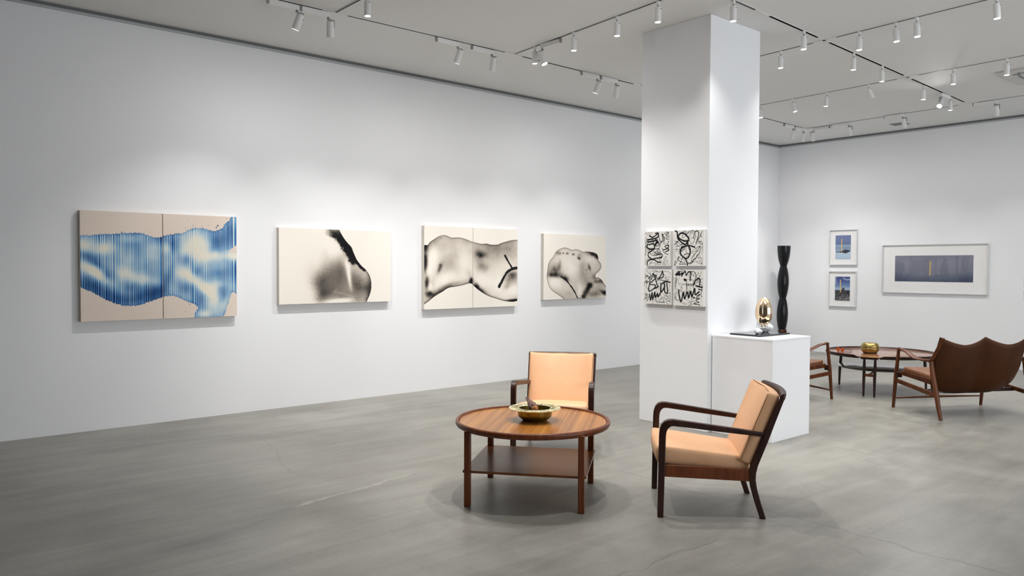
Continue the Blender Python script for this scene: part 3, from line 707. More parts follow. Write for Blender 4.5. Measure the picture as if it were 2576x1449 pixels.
for x, y, rx, ry, an, k in [(300, 560, 60, 160, .1, .25), (700, 640, 80, 200, -.2, .14), (950, 860, 100, 70, .2, .3), (1150, 900, 110, 120, 0, .22), (480, 820, 120, 60, -.4, .18), (270, 950, 30, 60, 0, .2), (1330, 980, 90, 60, 0, .3), (250, 730, 30, 60, 0, .2)]: d = d - p.blob(x, y, rx, ry, an, k)
d = np.maximum(d, 1.05 * sst(0.020, 0.009, p.dist([(1238, 532), (1270, 590), (1300, 640), (1335, 700)], 4) + fea * 0.016))
d = np.maximum(d, 1.05 * sst(0.026, 0.013, p.dist([(1160, 935), (1200, 860), (1250, 770), (1310, 715), (1400, 688), (1440, 684)], 5) + fea * 0.018))
d = np.clip(d, 0, 1.1) * sst(-0.002, 0.003, sd)
wall_left_art('diptych_painting', 'two-panel grey ink painting with a narrow-waisted body-like form, third from left', 5.531, 7.079, 2.083, 1.030, p, ramp_np(d, GREY), (228, 221, 210), 0.771)

# --- smallest canvas with a shell-like form
C4 = [(170, 167), (1158, 212), (1152, 1195), (163, 1220)]
p = Paint(260, 200, C4, 1.385)
outl = [(480, 1250), (480, 1213), (420, 1160), (340, 1105), (280, 1055), (240, 980), (220, 890), (218, 820), (228, 740), (240, 660), (265, 600), (320, 535), (360, 460), (420, 415), (490, 393), (550, 402), (610, 430), (680, 420), (740, 437), (790, 460), (860, 457), (950, 470), (1010, 500), (1033, 560), (1035, 600), (1070, 650), (1078, 700), (1060, 750), (1020, 790), (990, 820), (985, 860), (1000, 878), (1030, 870), (1080, 905), (1110, 950), (1150, 1010), (1200, 1060), (1200, 1250)]
sd = p.region(outl, 4); fea = vnoise(p.x * 26, p.y * 26, 41, 3) - 0.5
d = 0.16 + 0.26 * (vnoise(p.x * 4, p.y * 4, 43, 3) - 0.4) + 0.22 * np.exp(-np.clip(sd, 0, 1) / 0.03) + 0.55 * np.exp(-np.clip(sd, 0, 1) / 0.006)
for x, y, rx, ry, an, k in [(340, 740, 100, 90, 0, .55), (310, 830, 80, 35, .1, .6), (420, 660, 30, 80, .1, .35), (430, 830, 110, 45, .3, .45), (520, 890, 50, 30, .6, .7), (400, 480, 40, 30, 0, .4), (430, 485, 10, 10, 0, .5), (475, 482, 14, 12, 0, .6), (540, 485, 22, 16, 0, .7), (635, 500, 24, 18, 0, .7), (725, 565, 26, 18, .6, .75), (735, 520, 40, 40, 0, .3), (960, 505, 90, 32, .35, .75), (1010, 550, 30, 30, 0, .5), (890, 710, 20, 50, -.3, .65), (850, 745, 22, 12, -.6, .3), (780, 740, 60, 130, 0, .25), (840, 900, 90, 130, .2, .25), (900, 990, 45, 45, 0, .9), (870, 1040, 30, 40, .5, .5), (830, 1110, 40, 90, .6, .7), (800, 1180, 40, 30, .5, .5), (1000, 940, 50, 30, .2, .45), (1070, 930, 50, 30, .3, .5), (1040, 1060, 100, 90, 0, .25), (1120, 1110, 60, 30, .5, .7), (1145, 1120, 30, 30, 0, .8), (940, 1130, 100, 60, 0, .25), (1000, 1150, 110, 40, 0, .22), (960, 860, 40, 50, 0, .3), (560, 1130, 70, 60, 0, .12)]: d = d + p.blob(x, y, rx, ry, an, k) * (0.9 + 0.5 * fea)
for x, y, rx, ry, an, k in [(600, 700, 120, 140, 0, .14), (740, 1100, 40, 110, 0, .25), (340, 950, 90, 70, .4, .25), (880, 580, 70, 60, 0, .15)]: d = d - p.blob(x, y, rx, ry, an, k)
d = d + 0.75 * sst(0.018, 0.004, p.dist([(440, 855), (510, 900), (570, 970), (640, 1070), (700, 1190)], 5) + fea * 0.012)
d = d + 0.3 * sst(0.014, 0.003, p.dist([(700, 1200), (760, 1205), (820, 1205)], 4))
d = np.clip(d, 0, 1.1) * sst(-0.002, 0.003, sd)
wall_left_art('ink_painting', 'smallest grey ink painting on the left wall, shell-like form, nearest the pillar', 7.574, 8.88, 2.046, 1.103, p, ramp_np(d, GREY), (222, 215, 204))

# --- four black scribble canvases on the pillar
QS = {
 1: ([(118, 138), (548, 125), (550, 660), (140, 660)], [
  ([(200, 200), (250, 225), (300, 200), (345, 160), (300, 165)], 14), ([(175, 265), (240, 255), (320, 235), (350, 200), (345, 160)], 16), ([(180, 300), (250, 290), (330, 270), (300, 340), (350, 300)], 18), ([(180, 330), (170, 380), (230, 410), (290, 390), (270, 330), (200, 340)], 16),
  ([(300, 400), (240, 440), (195, 470), (200, 520), (260, 560), (320, 545), (410, 540)], 12), ([(185, 650), (185, 600), (220, 570), (300, 570), (340, 600), (400, 605)], 12), ([(320, 150), (350, 190), (370, 260), (400, 310), (420, 260), (410, 170), (440, 240), (445, 310)], 9), ([(480, 135), (520, 160), (470, 190), (520, 215), (480, 250), (520, 260)], 6),
  ([(420, 400), (440, 450), (480, 480), (515, 490)], 8), ([(440, 420), (500, 400), (520, 350), (460, 370), (525, 420), (470, 450)], 10), ([(330, 500), (400, 480), (420, 520), (340, 550)], 10), ([(300, 420), (360, 400), (385, 450), (330, 480), (310, 440)], 5), ([(240, 250), (280, 330), (330, 360), (360, 320), (300, 250)], 9),
  ([(120, 180), (150, 150), (160, 190), (190, 150), (200, 190), (230, 145), (240, 180)], 3), ([(120, 320), (150, 220), (160, 300), (135, 390)], 3), ([(125, 520), (150, 460), (145, 360), (170, 350)], 4), ([(150, 640), (160, 580), (230, 530)], 4), ([(240, 610), (210, 650), (260, 590)], 4), ([(310, 590), (320, 650)], 3), ([(350, 600), (360, 650)], 3), ([(390, 600), (400, 650)], 3), ([(440, 590), (435, 645), (490, 520), (450, 560), (470, 650), (500, 570), (520, 650)], 4), ([(380, 320), (390, 370)], 3), ([(430, 320), (470, 330), (520, 310), (500, 280)], 5), ([(290, 450), (350, 500), (340, 430), (300, 470)], 6)]),
 2: ([(580, 128), (1035, 100), (1030, 660), (590, 660)], [
  ([(580, 130), (620, 150), (630, 230), (660, 280), (740, 340), (780, 300), (800, 250), (740, 180), (680, 165), (640, 220), (690, 270), (770, 290)], 15), ([(780, 280), (785, 350), (740, 370), (685, 410), (680, 480), (740, 540), (790, 540), (820, 480), (820, 400), (790, 350)], 16), ([(690, 380), (800, 355), (890, 378)], 15), ([(740, 540), (770, 590), (790, 655)], 12),
  ([(590, 290), (640, 310), (700, 355)], 6), ([(585, 345), (630, 290)], 8), ([(585, 415), (640, 415), (700, 400)], 5), ([(860, 120), (830, 170), (800, 230), (840, 330), (880, 290), (900, 180), (870, 120), (800, 140), (760, 200)], 5), ([(870, 250), (890, 150), (930, 125), (950, 180), (930, 260), (910, 320)], 9), ([(1010, 125), (960, 230), (930, 280), (1000, 290)], 6),
  ([(850, 590), (850, 540), (920, 450), (970, 370), (965, 460), (900, 550), (850, 595)], 7), ([(830, 460), (900, 400), (980, 365), (1010, 420), (1000, 490)], 3.5), ([(600, 600), (610, 580), (595, 650), (630, 600), (660, 520), (640, 560), (700, 610)], 7), ([(660, 540), (720, 560), (750, 620), (690, 600), (720, 520)], 4), ([(920, 600), (960, 590), (1005, 630), (985, 580), (940, 530), (1010, 550)], 4), ([(800, 630), (870, 590), (820, 640), (860, 610)], 3),
  ([(600, 440), (590, 500), (640, 560), (680, 500), (640, 470)], 3), ([(960, 150), (1000, 220), (960, 200)], 4), ([(700, 160), (740, 130), (760, 200), (700, 240)], 4), ([(940, 300), (990, 340), (930, 380), (900, 450)], 3), ([(730, 490), (790, 480), (820, 500), (770, 520)], 7), ([(960, 500), (1010, 580), (990, 620)], 3)]),
 3: ([(115, 710), (545, 705), (540, 1245), (135, 1225)], [
  ([(145, 712), (205, 795)], 3), ([(135, 840), (170, 810), (190, 860), (220, 820), (230, 870), (260, 770), (270, 840), (300, 800), (310, 850)], 9), ([(200, 830), (210, 900), (195, 1040), (260, 1020), (300, 960), (210, 940), (290, 850), (250, 780)], 10), ([(290, 830), (310, 920), (330, 980), (280, 1010)], 12), ([(330, 870), (380, 800), (400, 740), (410, 830), (350, 850)], 12), ([(125, 970), (130, 920), (170, 890), (150, 930), (190, 900)], 7),
  ([(400, 930), (450, 905), (520, 910)], 14), ([(380, 930), (380, 1060), (430, 990), (430, 930), (440, 1060), (480, 1060), (470, 930)], 13), ([(290, 1010), (340, 970), (350, 990)], 8), ([(215, 1100), (230, 1180), (250, 1070), (260, 1170), (290, 1060), (300, 1140), (330, 1080), (340, 1130), (380, 1060)], 15), ([(125, 1215), (140, 1160), (190, 1130), (160, 1080), (180, 1190), (210, 1110)], 6), ([(250, 1230), (290, 1170), (330, 1190), (430, 1200), (390, 1150), (360, 1180), (430, 1130), (440, 1180)], 3.5),
  ([(460, 1080), (490, 1130), (440, 1100), (500, 1150), (450, 1160), (510, 1190), (460, 1200), (500, 1245)], 4.5), ([(430, 850), (520, 830)], 3), ([(390, 760), (450, 820), (440, 860)], 4), ([(310, 900), (380, 870), (420, 900), (470, 860), (480, 900)], 4), ([(490, 930), (520, 960), (480, 1050), (520, 1020)], 3)]),
 4: ([(568, 710), (1030, 710), (1025, 1275), (575, 1240)], [
  ([(600, 790), (630, 760), (620, 800), (660, 750), (650, 800), (700, 760), (690, 810), (740, 740), (760, 800), (790, 750), (830, 760), (820, 880)], 12), ([(680, 715), (760, 730)], 4), ([(850, 740), (870, 800), (900, 750), (910, 820), (950, 750), (960, 820), (1000, 740)], 4), ([(570, 850), (620, 840), (590, 940), (620, 860), (600, 1010)], 4), ([(720, 860), (760, 870), (770, 1040)], 8), ([(735, 868), (755, 872)], 20),
  ([(870, 950), (900, 880), (950, 850), (975, 880), (960, 960)], 12), ([(910, 960), (1005, 985)], 16), ([(950, 1010), (1005, 1025)], 10), ([(760, 940), (780, 960), (790, 920), (800, 960), (830, 930), (850, 960), (900, 920)], 6), ([(650, 1020), (660, 1100), (690, 1190), (720, 1060), (740, 1150), (780, 1050), (800, 1140), (830, 1040), (850, 1120), (890, 1000), (900, 1090), (960, 1050)], 15), ([(590, 1180), (600, 1080), (640, 1060), (610, 1150), (650, 1180)], 4),
  ([(640, 920), (720, 930), (900, 940)], 3), ([(620, 1000), (700, 1040), (760, 1060)], 3.5), ([(920, 1110), (970, 1090), (910, 1150), (970, 1150), (910, 1180), (960, 1210), (880, 1220), (970, 1250)], 8), ([(790, 1210), (840, 1210), (800, 1260), (850, 1240)], 4), ([(750, 1150), (830, 1190), (920, 1180), (980, 1080)], 3), ([(876, 1137), (886, 1137)], 14), ([(660, 830), (640, 900), (700, 1000), (680, 1050)], 3), ([(880, 1000), (870, 940), (930, 900), (980, 850)], 3)]),
}
QPOS = {1: (-5.128, -4.803, 1.930, 1.585, 'upper left of the four black scribble canvases on the pillar'), 2: (-4.755, -4.409, 1.931, 1.585, 'upper right of the four black scribble canvases on the pillar, thickest knot'),
        3: (-5.130, -4.784, 1.553, 1.204, 'lower left of the four black scribble canvases on the pillar'), 4: (-4.762, -4.409, 1.551, 1.200, 'lower right of the four black scribble canvases on the pillar')}
for k, (cor, strokes) in QS.items():
    x0, x1, z1, z0, lab = QPOS[k]
    p = Paint(190, 195, cor, (x1 - x0) / (z1 - z0)); ink = np.zeros(p.x.shape); px = 1 / 195
    ww = 0.75 + 0.5 * vnoise(p.x * 9, p.y * 9, 60 + k, 2)
    for pts, w in strokes:
        dd = p.dist(pts, 6); hw = (w / 540 * 0.66 + (0.003 if w > 9 else 0.0)) * ww
        ink = np.maximum(ink, sst(hw + px * 0.7, hw - px * 0.5, dd))
    rs = random.Random(k * 7)
    for q in range(13):
        x_, y_ = rs.uniform(.12, .88), rs.uniform(.12, .88); a_ = rs.uniform(0, 6.28); P_ = []
        for s in range(9):
            a_ += rs.uniform(-1.3, 1.6); x_ = min(.95, max(.05, x_ + .09 * math.cos(a_))); y_ = min(.95, max(.05, y_ + .09 * math.sin(a_))); P_.append((x_ * p.asp, y_))
        dd = p._segs(np.array(catmull(np.array(P_), 5))); tw = 0.0042 if q < 10 else 0.009
        ink = np.maximum(ink, 0.97 * sst(tw + px * .5, tw * .6, dd))
    spl = vnoise(p.x * 45, p.y * 45, 80 + k, 1); near = np.clip(vnoise(p.x * 5, p.y * 5, 90 + k, 2) - .45, 0, 1)
    base = s2l((226, 224, 219))[None]; colr = base * (1 - ink[:, None]) + s2l((16, 18, 18))[None] * ink[:, None]
    r = thing('scribble_canvas', lab, 'painting', ((x0 + x1) / 2, PY0, z0), 0, 'scribble canvases on the pillar')
    canvas_mesh('canvas_panel', ((x0 - (x0 + x1) / 2, -0.042, z1 - z0), (1, 0, 0), (0, -1, 0)), x1 - x0, z1 - z0, 0.042, p, colr, 0, p.nu - 1, (224, 222, 218), r)

# --- framed prints on the back wall
def framed(label, x0, x1, z1, z0, img, p, colr, specks):
    r = thing('framed_print', label, 'framed picture', ((x0 + x1) / 2, ROOM_B, z0)); xm = (x0 + x1) / 2; H = z1 - z0; D = 0.034; fw_ = 0.011
    hx = (x1 - x0) / 2
    fr_ = MB()
    fr_.box((-hx, -D, 0), (-hx + fw_, 0, H)); fr_.box((hx - fw_, -D, 0), (hx, 0, H)); fr_.box((-hx + fw_, -D, 0), (hx - fw_, 0, fw_)); fr_.box((-hx + fw_, -D, H - fw_), (hx - fw_, 0, H))
    build('frame', fr_, M['frame'], r, 0)
    bd = build('mat_board', MB().box((-hx + fw_, -0.012, fw_), (hx - fw_, 0, H - fw_)), M['mat_board'], r, 0)
    sp_ = MB()
    for sx, sz in specks: sp_.box((sx * hx - 0.008, -0.0135, sz * H - 0.0012), (sx * hx + 0.008, -0.012, sz * H + 0.0012)); sp_.box((sx * hx - 0.0012, -0.0135, sz * H - 0.008), (sx * hx + 0.0012, -0.012, sz * H + 0.008))
    build('register_mark', sp_, M['frame'], r, 0)
    a, b_, c_, d_ = img
    canvas_mesh('print', ((a - xm, -0.015, c_ - z0), (1, 0, 0), (0, -1, 0)), b_ - a, c_ - d_, 0.003, p, colr, 0, p.nu - 1, (220, 218, 216), r)
    build('glass_pane', MB().box((-hx + fw_, -0.030, fw_), (hx - fw_, -0.028, H - fw_)), M['glass'], r, 0)

US = [(0, 0), (1, 0), (1, 1), (0, 1)]
YEL = s2l((226, 190, 92))[None]
def bar_(p, colr, x0, x1, y0, y1, tilt=0.0):
    u_ = p.u - tilt * p.v; k_ = (sst(x0 - .008, x0 + .008, u_) * sst(x1 + .008, x1 - .008, u_) * (p.v > y0) * (p.v < y1))[:, None]
    return colr * (1 - k_) + YEL * k_
p = Paint(70, 110, US, 0.67)
c_ = ramp_np(p.v + 0.06 * (vnoise(p.x * 2, p.y * 14, 2, 2) - .5), [(0, (118, 130, 172)), (.25, (110, 124, 168)), (.36, (98, 118, 160)), (.44, (150, 172, 192)), (.52, (126, 148, 176)), (.58, (140, 160, 184)), (.66, (150, 168, 188)), (.72, (186, 204, 220)), (1, (172, 196, 216))])
rock = np.minimum(1, sst(0.0, 0.02, 0.055 * np.exp(-((p.u - .68) / .22) ** 2) + 0.05 * (p.u < 1) * (vnoise(p.x * 14, p.y * 0, 5, 2) - .1) * np.exp(-((p.u - .5) / .42) ** 4) - np.abs(p.v - 0.685 + 0.05 * (p.u - .5)) + 0.012))[:, None]
c_ = c_ * (1 - rock) + s2l((44, 50, 66))[None] * rock
framed('upper of two small framed landscape prints left on the back wall', -7.115, -6.597, 2.272, 1.629, (-7.005, -6.717, 2.170, 1.734), p, bar_(p, c_, .385, .435, .15, .70), [(-.72, .28), (.78, .82), (.55, .08)])
c_ = ramp_np(p.v, [(0, (58, 66, 124)), (.2, (72, 92, 150)), (.4, (112, 140, 184)), (.54, (176, 192, 212)), (.57, (60, 64, 72)), (.7, (56, 58, 64)), (1, (90, 88, 90))])
cl = (sst(.55, .75, vnoise(p.x * 5, p.y * 9, 8, 3)) * (p.v < .5) * .5)[:, None]; c_ = c_ * (1 - cl) + s2l((196, 208, 226))[None] * cl
g_ = ((vnoise(p.x * 26, p.y * 30, 9, 2) - .45) * (p.v > .72) * 1.6)[:, None]; c_ = np.clip(c_ + g_ * 0.35, 0.02, .7)
tower = p.region([(.20, .72), (.42, .60), (.50, .47), (.56, .44), (.62, .47), (.68, .62), (.80, .74)]); hump = p.region([(.72, .72), (.78, .60), (.9, .56), (1.1, .56), (1.1, .74)])
for rg, cc in ((tower, (58, 56, 64)), (hump, (34, 36, 42))):
    k_ = sst(-.01, .01, rg)[:, None]; c_ = c_ * (1 - k_) + s2l(cc)[None] * k_
framed('lower of two small framed landscape prints left on the back wall', -7.115, -6.603, 1.513, 0.870, (-7.003, -6.722, 1.415, 0.975), p, bar_(p, c_, .335, .39, .12, .66, .02), [(.72, .72), (-.5, .90), (.2, .08)])
p = Paint(210, 76, US, 2.79)
c_ = ramp_np(np.clip(p.v + .12 * (np.abs(p.u - .45) * 2) ** 2, 0, 1.2), [(0, (122, 125, 142)), (.3, (134, 136, 152)), (.7, (120, 124, 140)), (.85, (92, 102, 122)), (1, (72, 82, 106)), (1.2, (60, 66, 92))])
def pic(poly, k, cc=(92, 94, 112)):
    global c_
    q_ = (sst(-.01, .012, p.region(poly)) * k)[:, None]; c_ = c_ * (1 - q_) + s2l(cc)[None] * q_
pic([(.0, .22), (.06, .2), (.12, .3), (.14, .5), (.10, .7), (.05, .95), (0, 1.0)], .35); pic([(.02, .88), (.125, .86), (.125, .92), (.02, .96)], .5)
pic([(.205, .02), (.22, .02), (.22, .92), (.205, .95)], .35); pic([(.23, .15), (.33, .2), (.43, .13), (.47, .2), (.47, .68), (.36, .6), (.32, .7), (.24, .82), (.27, .7), (.23, .5)], .3); pic([(.21, .88), (.46, .82), (.46, .90), (.21, .95)], .5)
pic([(.53, .15), (.55, .15), (.545, .78), (.53, .78)], .3); pic([(.64, .12), (.67, .15), (.70, .55), (.69, .70), (.66, .76), (.60, .76), (.585, .58), (.61, .35)], .4); pic([(.53, .74), (.72, .72), (.72, .78), (.53, .79)], .5)
pic([(.785, .02), (.82, .02), (.82, .82), (.785, .82)], .4); pic([(.85, .1), (.95, .1), (.94, .5), (.90, .66), (.86, .6)], .25); pic([(.79, .78), (.93, .77), (.93, .83), (.79, .84)], .55)
framed('wide framed print with a grey blue interior panorama on the back wall', -6.146, -4.472, 1.978, 1.148, (-5.930, -4.694, 1.789, 1.347), p, bar_(p, c_, .462, .474, .2, .75, -.004), [(-.9, .36), (.85, .6), (.1, .83), (-.7, .11)])

# edge of a block of vinyl lettering on the back wall: only the start of illegible lines shows
tx = MB(); rs = random.Random(5)
for k in range(19):
    z_ = 1.80 - k * 0.040
    if k in (5, 8, 9, 14): continue
    x_ = -3.985
    for q in range(14):
        w_ = rs.uniform(.008, .016); tx.box((x_, ROOM_B - 0.0015, z_), (x_ + w_ * .45, ROOM_B, z_ + rs.choice([.012, .013, .018]))); x_ += w_ + rs.choice([.004, .004, .012])
o = build('wall_lettering', tx, M['ink'], None, 0)
tag(o, 'block of small grey wall text cut off by the right edge', 'wall text', None, 'stuff')

# ------------------------------------------------------------------ tan leather armchairs (local: +y is forward, origin between the front feet)
def interp(pts, n):
    P = [np.array(a, float) for a in pts]; L = [0]
    for a, b in zip(P[:-1], P[1:]): L.append(L[-1] + np.linalg.norm(b - a))
    return [np.array([np.interp(t_, L, [q[k] for q in P]) for k in range(len(P[0]))]) for t_ in np.linspace(0, L[-1], n)]

def make_armchair(label, loc, rotz, group):
    r = thing('armchair', label, 'armchair', loc, rotz, group)
    HF, HR = 0.322, 0.276          # half widths at front and rear legs
    xat = lambda s: HF + (HR - HF) * s / 0.60
    for sg in (-1, 1):
        # front leg running up into the bent arm, one ribbon
        outer = [(0.018, 0.0), (0.014, 0.30), (0.011, 0.515), (0.008, 0.555), (-0.003, 0.588), (-0.020, 0.607), (-0.045, 0.618), (-0.074, 0.619), (-0.20, 0.603), (-0.35, 0.583), (-0.50, 0.563), (-0.655, 0.542)]
        inner = [(-0.019, 0.0), (-0.026, 0.30), (-0.031, 0.515), (-0.034, 0.540), (-0.040, 0.556), (-0.050, 0.568), (-0.062, 0.576), (-0.080, 0.578), (-0.205, 0.564), (-0.35, 0.547), (-0.50, 0.531), (-0.645, 0.516)]
        def xf(i, o_=outer, s_=sg): return s_ * (xat(max(0, -o_[i][0])) + 0.004 * (i > 4))
        k = 3
        build('front_leg', MB().strip(outer[:k], inner[:k], xf, 0.046, True, False), M['dark_wood'], r, 40, 0.006, 3)
        build('armrest', MB().strip(outer[k - 1:], inner[k - 1:], lambda i, f=xf: f(i + k - 1), lambda i: 0.046 if i < 6 else 0.040, False, True), M['dark_wood'], r, 40, 0.006, 3)
        # boomerang rear leg and back post
        back = [(-0.654, 0.0), (-0.622, 0.10), (-0.597, 0.19), (-0.588, 0.245), (-0.590, 0.29), (-0.600, 0.335), (-0.631, 0.417), (-0.657, 0.486), (-0.700, 0.61), (-0.752, 0.755)]
        front = [(-0.618, 0.0), (-0.582, 0.11), (-0.556, 0.20), (-0.548, 0.25), (-0.548, 0.30), (-0.556, 0.335), (-0.585, 0.413), (-0.612, 0.482), (-0.660, 0.61), (-0.716, 0.755)]
        xr = lambda i, s_=sg, b_=back: s_ * (HR + 0.016 * b_[i][1] / 0.75)
        build('rear_leg', MB().strip(back, front, xr, 0.032), M['dark_wood'], r, 40, 0.005, 2)
        # side rail
        rail = MB(); a0, a1 = xat(0.022) * sg, HR * sg + 0.004 * sg; w = 0.011
        rail.hexa([(a0 - w, -0.024, 0.256), (a1 - w, -0.560, 0.234), (a1 + w, -0.560, 0.234), (a0 + w, -0.024, 0.256), (a0 - w, -0.024, 0.331), (a1 - w, -0.560, 0.310), (a1 + w, -0.560, 0.310), (a0 + w, -0.024, 0.331)])
        build('side_rail', rail, M['mahogany'], r, 40, 0.003)
    # curved front rail, rear rail, bowed top rail
    def cross(y0, z0, hw, bow, hgt, thk, lean=0.0, n=13):
        rs = []
        for i in range(n):
            s = -1 + 2 * i / (n - 1); y = y0 - bow * (1 - s * s)
            rs.append([(hw * s, y - thk / 2, z0 - hgt / 2), (hw * s, y + thk / 2, z0 - hgt / 2), (hw * s, y + thk / 2 - lean, z0 + hgt / 2), (hw * s, y - thk / 2 - lean, z0 + hgt / 2)])
        return MB().rings(rs)
    build('front_rail', cross(-0.045, 0.285, HF - 0.02, 0.0, 0.055, 0.022), M['mahogany'], r, 40, 0.003)
    build('rear_rail', cross(-0.565, 0.272, HR - 0.012, 0.0, 0.06, 0.022), M['mahogany'], r, 40, 0.003)
    build('lower_back_rail', cross(-0.606, 0.44, HR - 0.008, 0.012, 0.05, 0.018, 0.012), M['dark_wood'], r, 40, 0.003)
    build('top_rail', cross(-0.733, 0.768, HR + 0.034, 0.045, 0.046, 0.034, 0.012, 21), M['dark_wood'], r, 50, 0.011, 3)
    # webbing under the seat cushion
    build('seat_base', rounded_box((0.255, 0.25, 0.030), 0.022, 8, 8, 3, (0, 0, 0.012), lambda x, y, z: (x * (1 - 0.10 * (0.5 - y)), y - 0.30, z + 0.305 + 0.04 * y)), M['cloth'], r, 60)
    # seat cushion
    def seat(x, y, z):
        s = (0.30 - y) / 0.60                      # 0 front .. 1 rear
        w = 1.0 + (HR - 0.028 + 0.0 - (HF - 0.028)) / (HF - 0.028) * s
        dz = 0.388 - 0.058 * s
        return (x * w, y - 0.268, dz + z * (1.0 - 0.18 * s) + (0.0 if z < 0 else 0.005 * (1 - (x / 0.3) ** 2)))
    c = build('seat_cushion', rounded_box((HF - 0.027, 0.293, 0.058), 0.026, 18, 18, 6, (0.008, 0.014, 0.010), seat), M['tan'], r, 60)
    # back cushion leaning on the posts
    y0, z0, y1, z1 = -0.522, 0.346, -0.690, 0.790
    L = math.hypot(y1 - y0, z1 - z0); uy, uz = (y1 - y0) / L, (z1 - z0) / L; ny, nz = uz, -uy * 1.0
    ny, nz = uz, -uy
    def back_fn(x, y, z):
        # y along the height, z through the thickness (towards the sitter)
        a = (y / L + 0.5); bow = 0.034 * (1 - (x / 0.29) ** 2) * a
        w = 0.985 + 0.035 * a
        return (x * w, y0 + uy * a * L + ny * z - bow, z0 + uz * a * L + nz * z - 0.010 * (1 - (x / 0.29) ** 2) * a)
    b = build('back_cushion', rounded_box((0.284, L / 2, 0.040), 0.018, 18, 18, 4, (0.004, 0.006, 0.014), back_fn), M['tan'], r, 60)
    for z_ in (0.0285, -0.030):
        loop = []
        hx, hy = 0.280, L / 2 - 0.004
        for x, y in [(-hx, -hy), (-hx, 0), (-hx, hy - 0.02), (-hx + 0.02, hy), (0, hy), (hx - 0.02, hy), (hx, hy - 0.02), (hx, 0), (hx, -hy), (0, -hy), (-hx, -hy)]:
            loop.append(back_fn(x * 1.006, y * 1.004, z_ + 0.0045 * (1 if z_ > 0 else -1)))
        build('piping', MB().tube(interp(loop, 60), 0.0024, 6), M['tan_seam'], b, 60)
    loop = [seat(x, -0.288, 0.0) for x in np.linspace(-0.27, 0.27, 20)]
    return r

fB, fA = math.radians(222.3), math.radians(-51.0)
make_armchair('tan leather armchair with dark wood arms, side view right of the round table', (-3.300, 4.129, 0), fB - PI / 2, 'pair of tan leather armchairs')
make_armchair('tan leather armchair facing the camera behind the round coffee table', (-4.622, 4.412, 0), fA - PI / 2, 'pair of tan leather armchairs')

# ------------------------------------------------------------------ round tray coffee table
TA = math.radians(38.8)
r = thing('coffee_table', 'round striped mahogany tray-top coffee table with a square lower shelf', 'coffee table', (-3.968, 3.606, 0), TA)
TR, TZ = 0.532, 0.527
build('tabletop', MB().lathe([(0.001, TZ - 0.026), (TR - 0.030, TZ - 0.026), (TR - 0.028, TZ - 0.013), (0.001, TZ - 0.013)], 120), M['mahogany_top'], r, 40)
build('rim', MB().lathe([(TR - 0.029, TZ - 0.036), (TR - 0.024, TZ - 0.0125), (TR - 0.021, TZ - 0.004), (TR - 0.014, TZ), (TR - 0.004, TZ - 0.003), (TR, TZ - 0.012), (TR, TZ - 0.027), (TR - 0.008, TZ - 0.040), (TR - 0.026, TZ - 0.042)], 160), M['mahogany'], r, 50)
HL = (0.373, 0.362)
for sx in (-1, 1):
    for sy in (-1, 1):
        x, y = sx * HL[0], sy * HL[1]; w0, w1 = 0.0205, 0.0205
        build('leg', MB().hexa([(x - w0, y - w0, 0), (x + w0, y - w0, 0), (x + w0, y + w0, 0), (x - w0, y + w0, 0), (x - w1, y - w1, TZ - 0.028), (x + w1, y - w1, TZ - 0.028), (x + w1, y + w1, TZ - 0.028), (x - w1, y + w1, TZ - 0.028)]), M['mahogany'], r, 40, 0.005, 2)
# shelf board notched round the legs, corners just peeping out
a, b_ = HL[0] + 0.031, HL[1] + 0.010; sh = MB()
sh.box((-a + 0.0, -HL[1] + 0.022, 0.222), (a, HL[1] - 0.022, 0.238))
sh.box((-HL[0] + 0.022, -b_, 0.222), (HL[0] - 0.022, -HL[1] + 0.022, 0.238)); sh.box((-HL[0] + 0.022, HL[1] - 0.022, 0.222), (HL[0] - 0.022, b_, 0.238))
for sx in (-1, 1):
    for sy in (-1, 1):
        x0, x1 = sorted((sx * (HL[0] + 0.0215), sx * a)); y0_, y1_ = sorted((sy * (HL[1] - 0.022), sy * (HL[1] + 0.006))); sh.box((x0, y0_, 0.222), (x1, y1_, 0.238))
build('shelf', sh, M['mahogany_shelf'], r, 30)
TOPZ = TZ - 0.013

# ------------------------------------------------------------------ wide-rimmed brass bowl with a dried seed head
r = thing('brass_bowl', 'wide-rimmed textured brass bowl standing on the round coffee table', 'bowl', (-3.955, 3.613, TOPZ))
BR = 0.117
build('bowl_body', MB().lathe([(0.001, 0.0), (0.078, 0.0), (0.086, 0.005), (BR - 0.006, 0.026), (BR, 0.038), (BR, 0.084), (BR - 0.006, 0.084), (BR - 0.008, 0.036), (0.075, 0.010), (0.001, 0.008)], 56), M['brass'], r, 50)
rim = MB(); N = 84; rs = random.Random(2); R0, R1 = BR - 0.004, 0.178
top = []; 
rr = [R1 + rs.uniform(-.0018, .0018) for _ in range(N)]; hh = [rs.uniform(-.0012, .0012) for _ in range(N)]
prof = lambda k: [(R0 - 0.004 + rs.uniform(-.001, .001), 0.0820), (R0 - 0.003, 0.0875 + hh[k]), ((R0 + R1) / 2, 0.0895 + hh[k]), (rr[k], 0.0870 + hh[k]), (rr[k] - 0.001, 0.0830), ((R0 + R1) / 2, 0.0835)]
rim.rings([[(q * math.cos(2 * PI * k / N), q * math.sin(2 * PI * k / N), z) for q, z in prof(k)] for k in range(N)] , True, False)
n6 = len(rim.v); rim.f += [((N - 1) * 6 + j, (N - 1) * 6 + (j + 1) % 6, (j + 1) % 6, j) for j in range(6)]
build('bowl_rim', rim, M['brass_rim'], r, 12)
grv = MB()
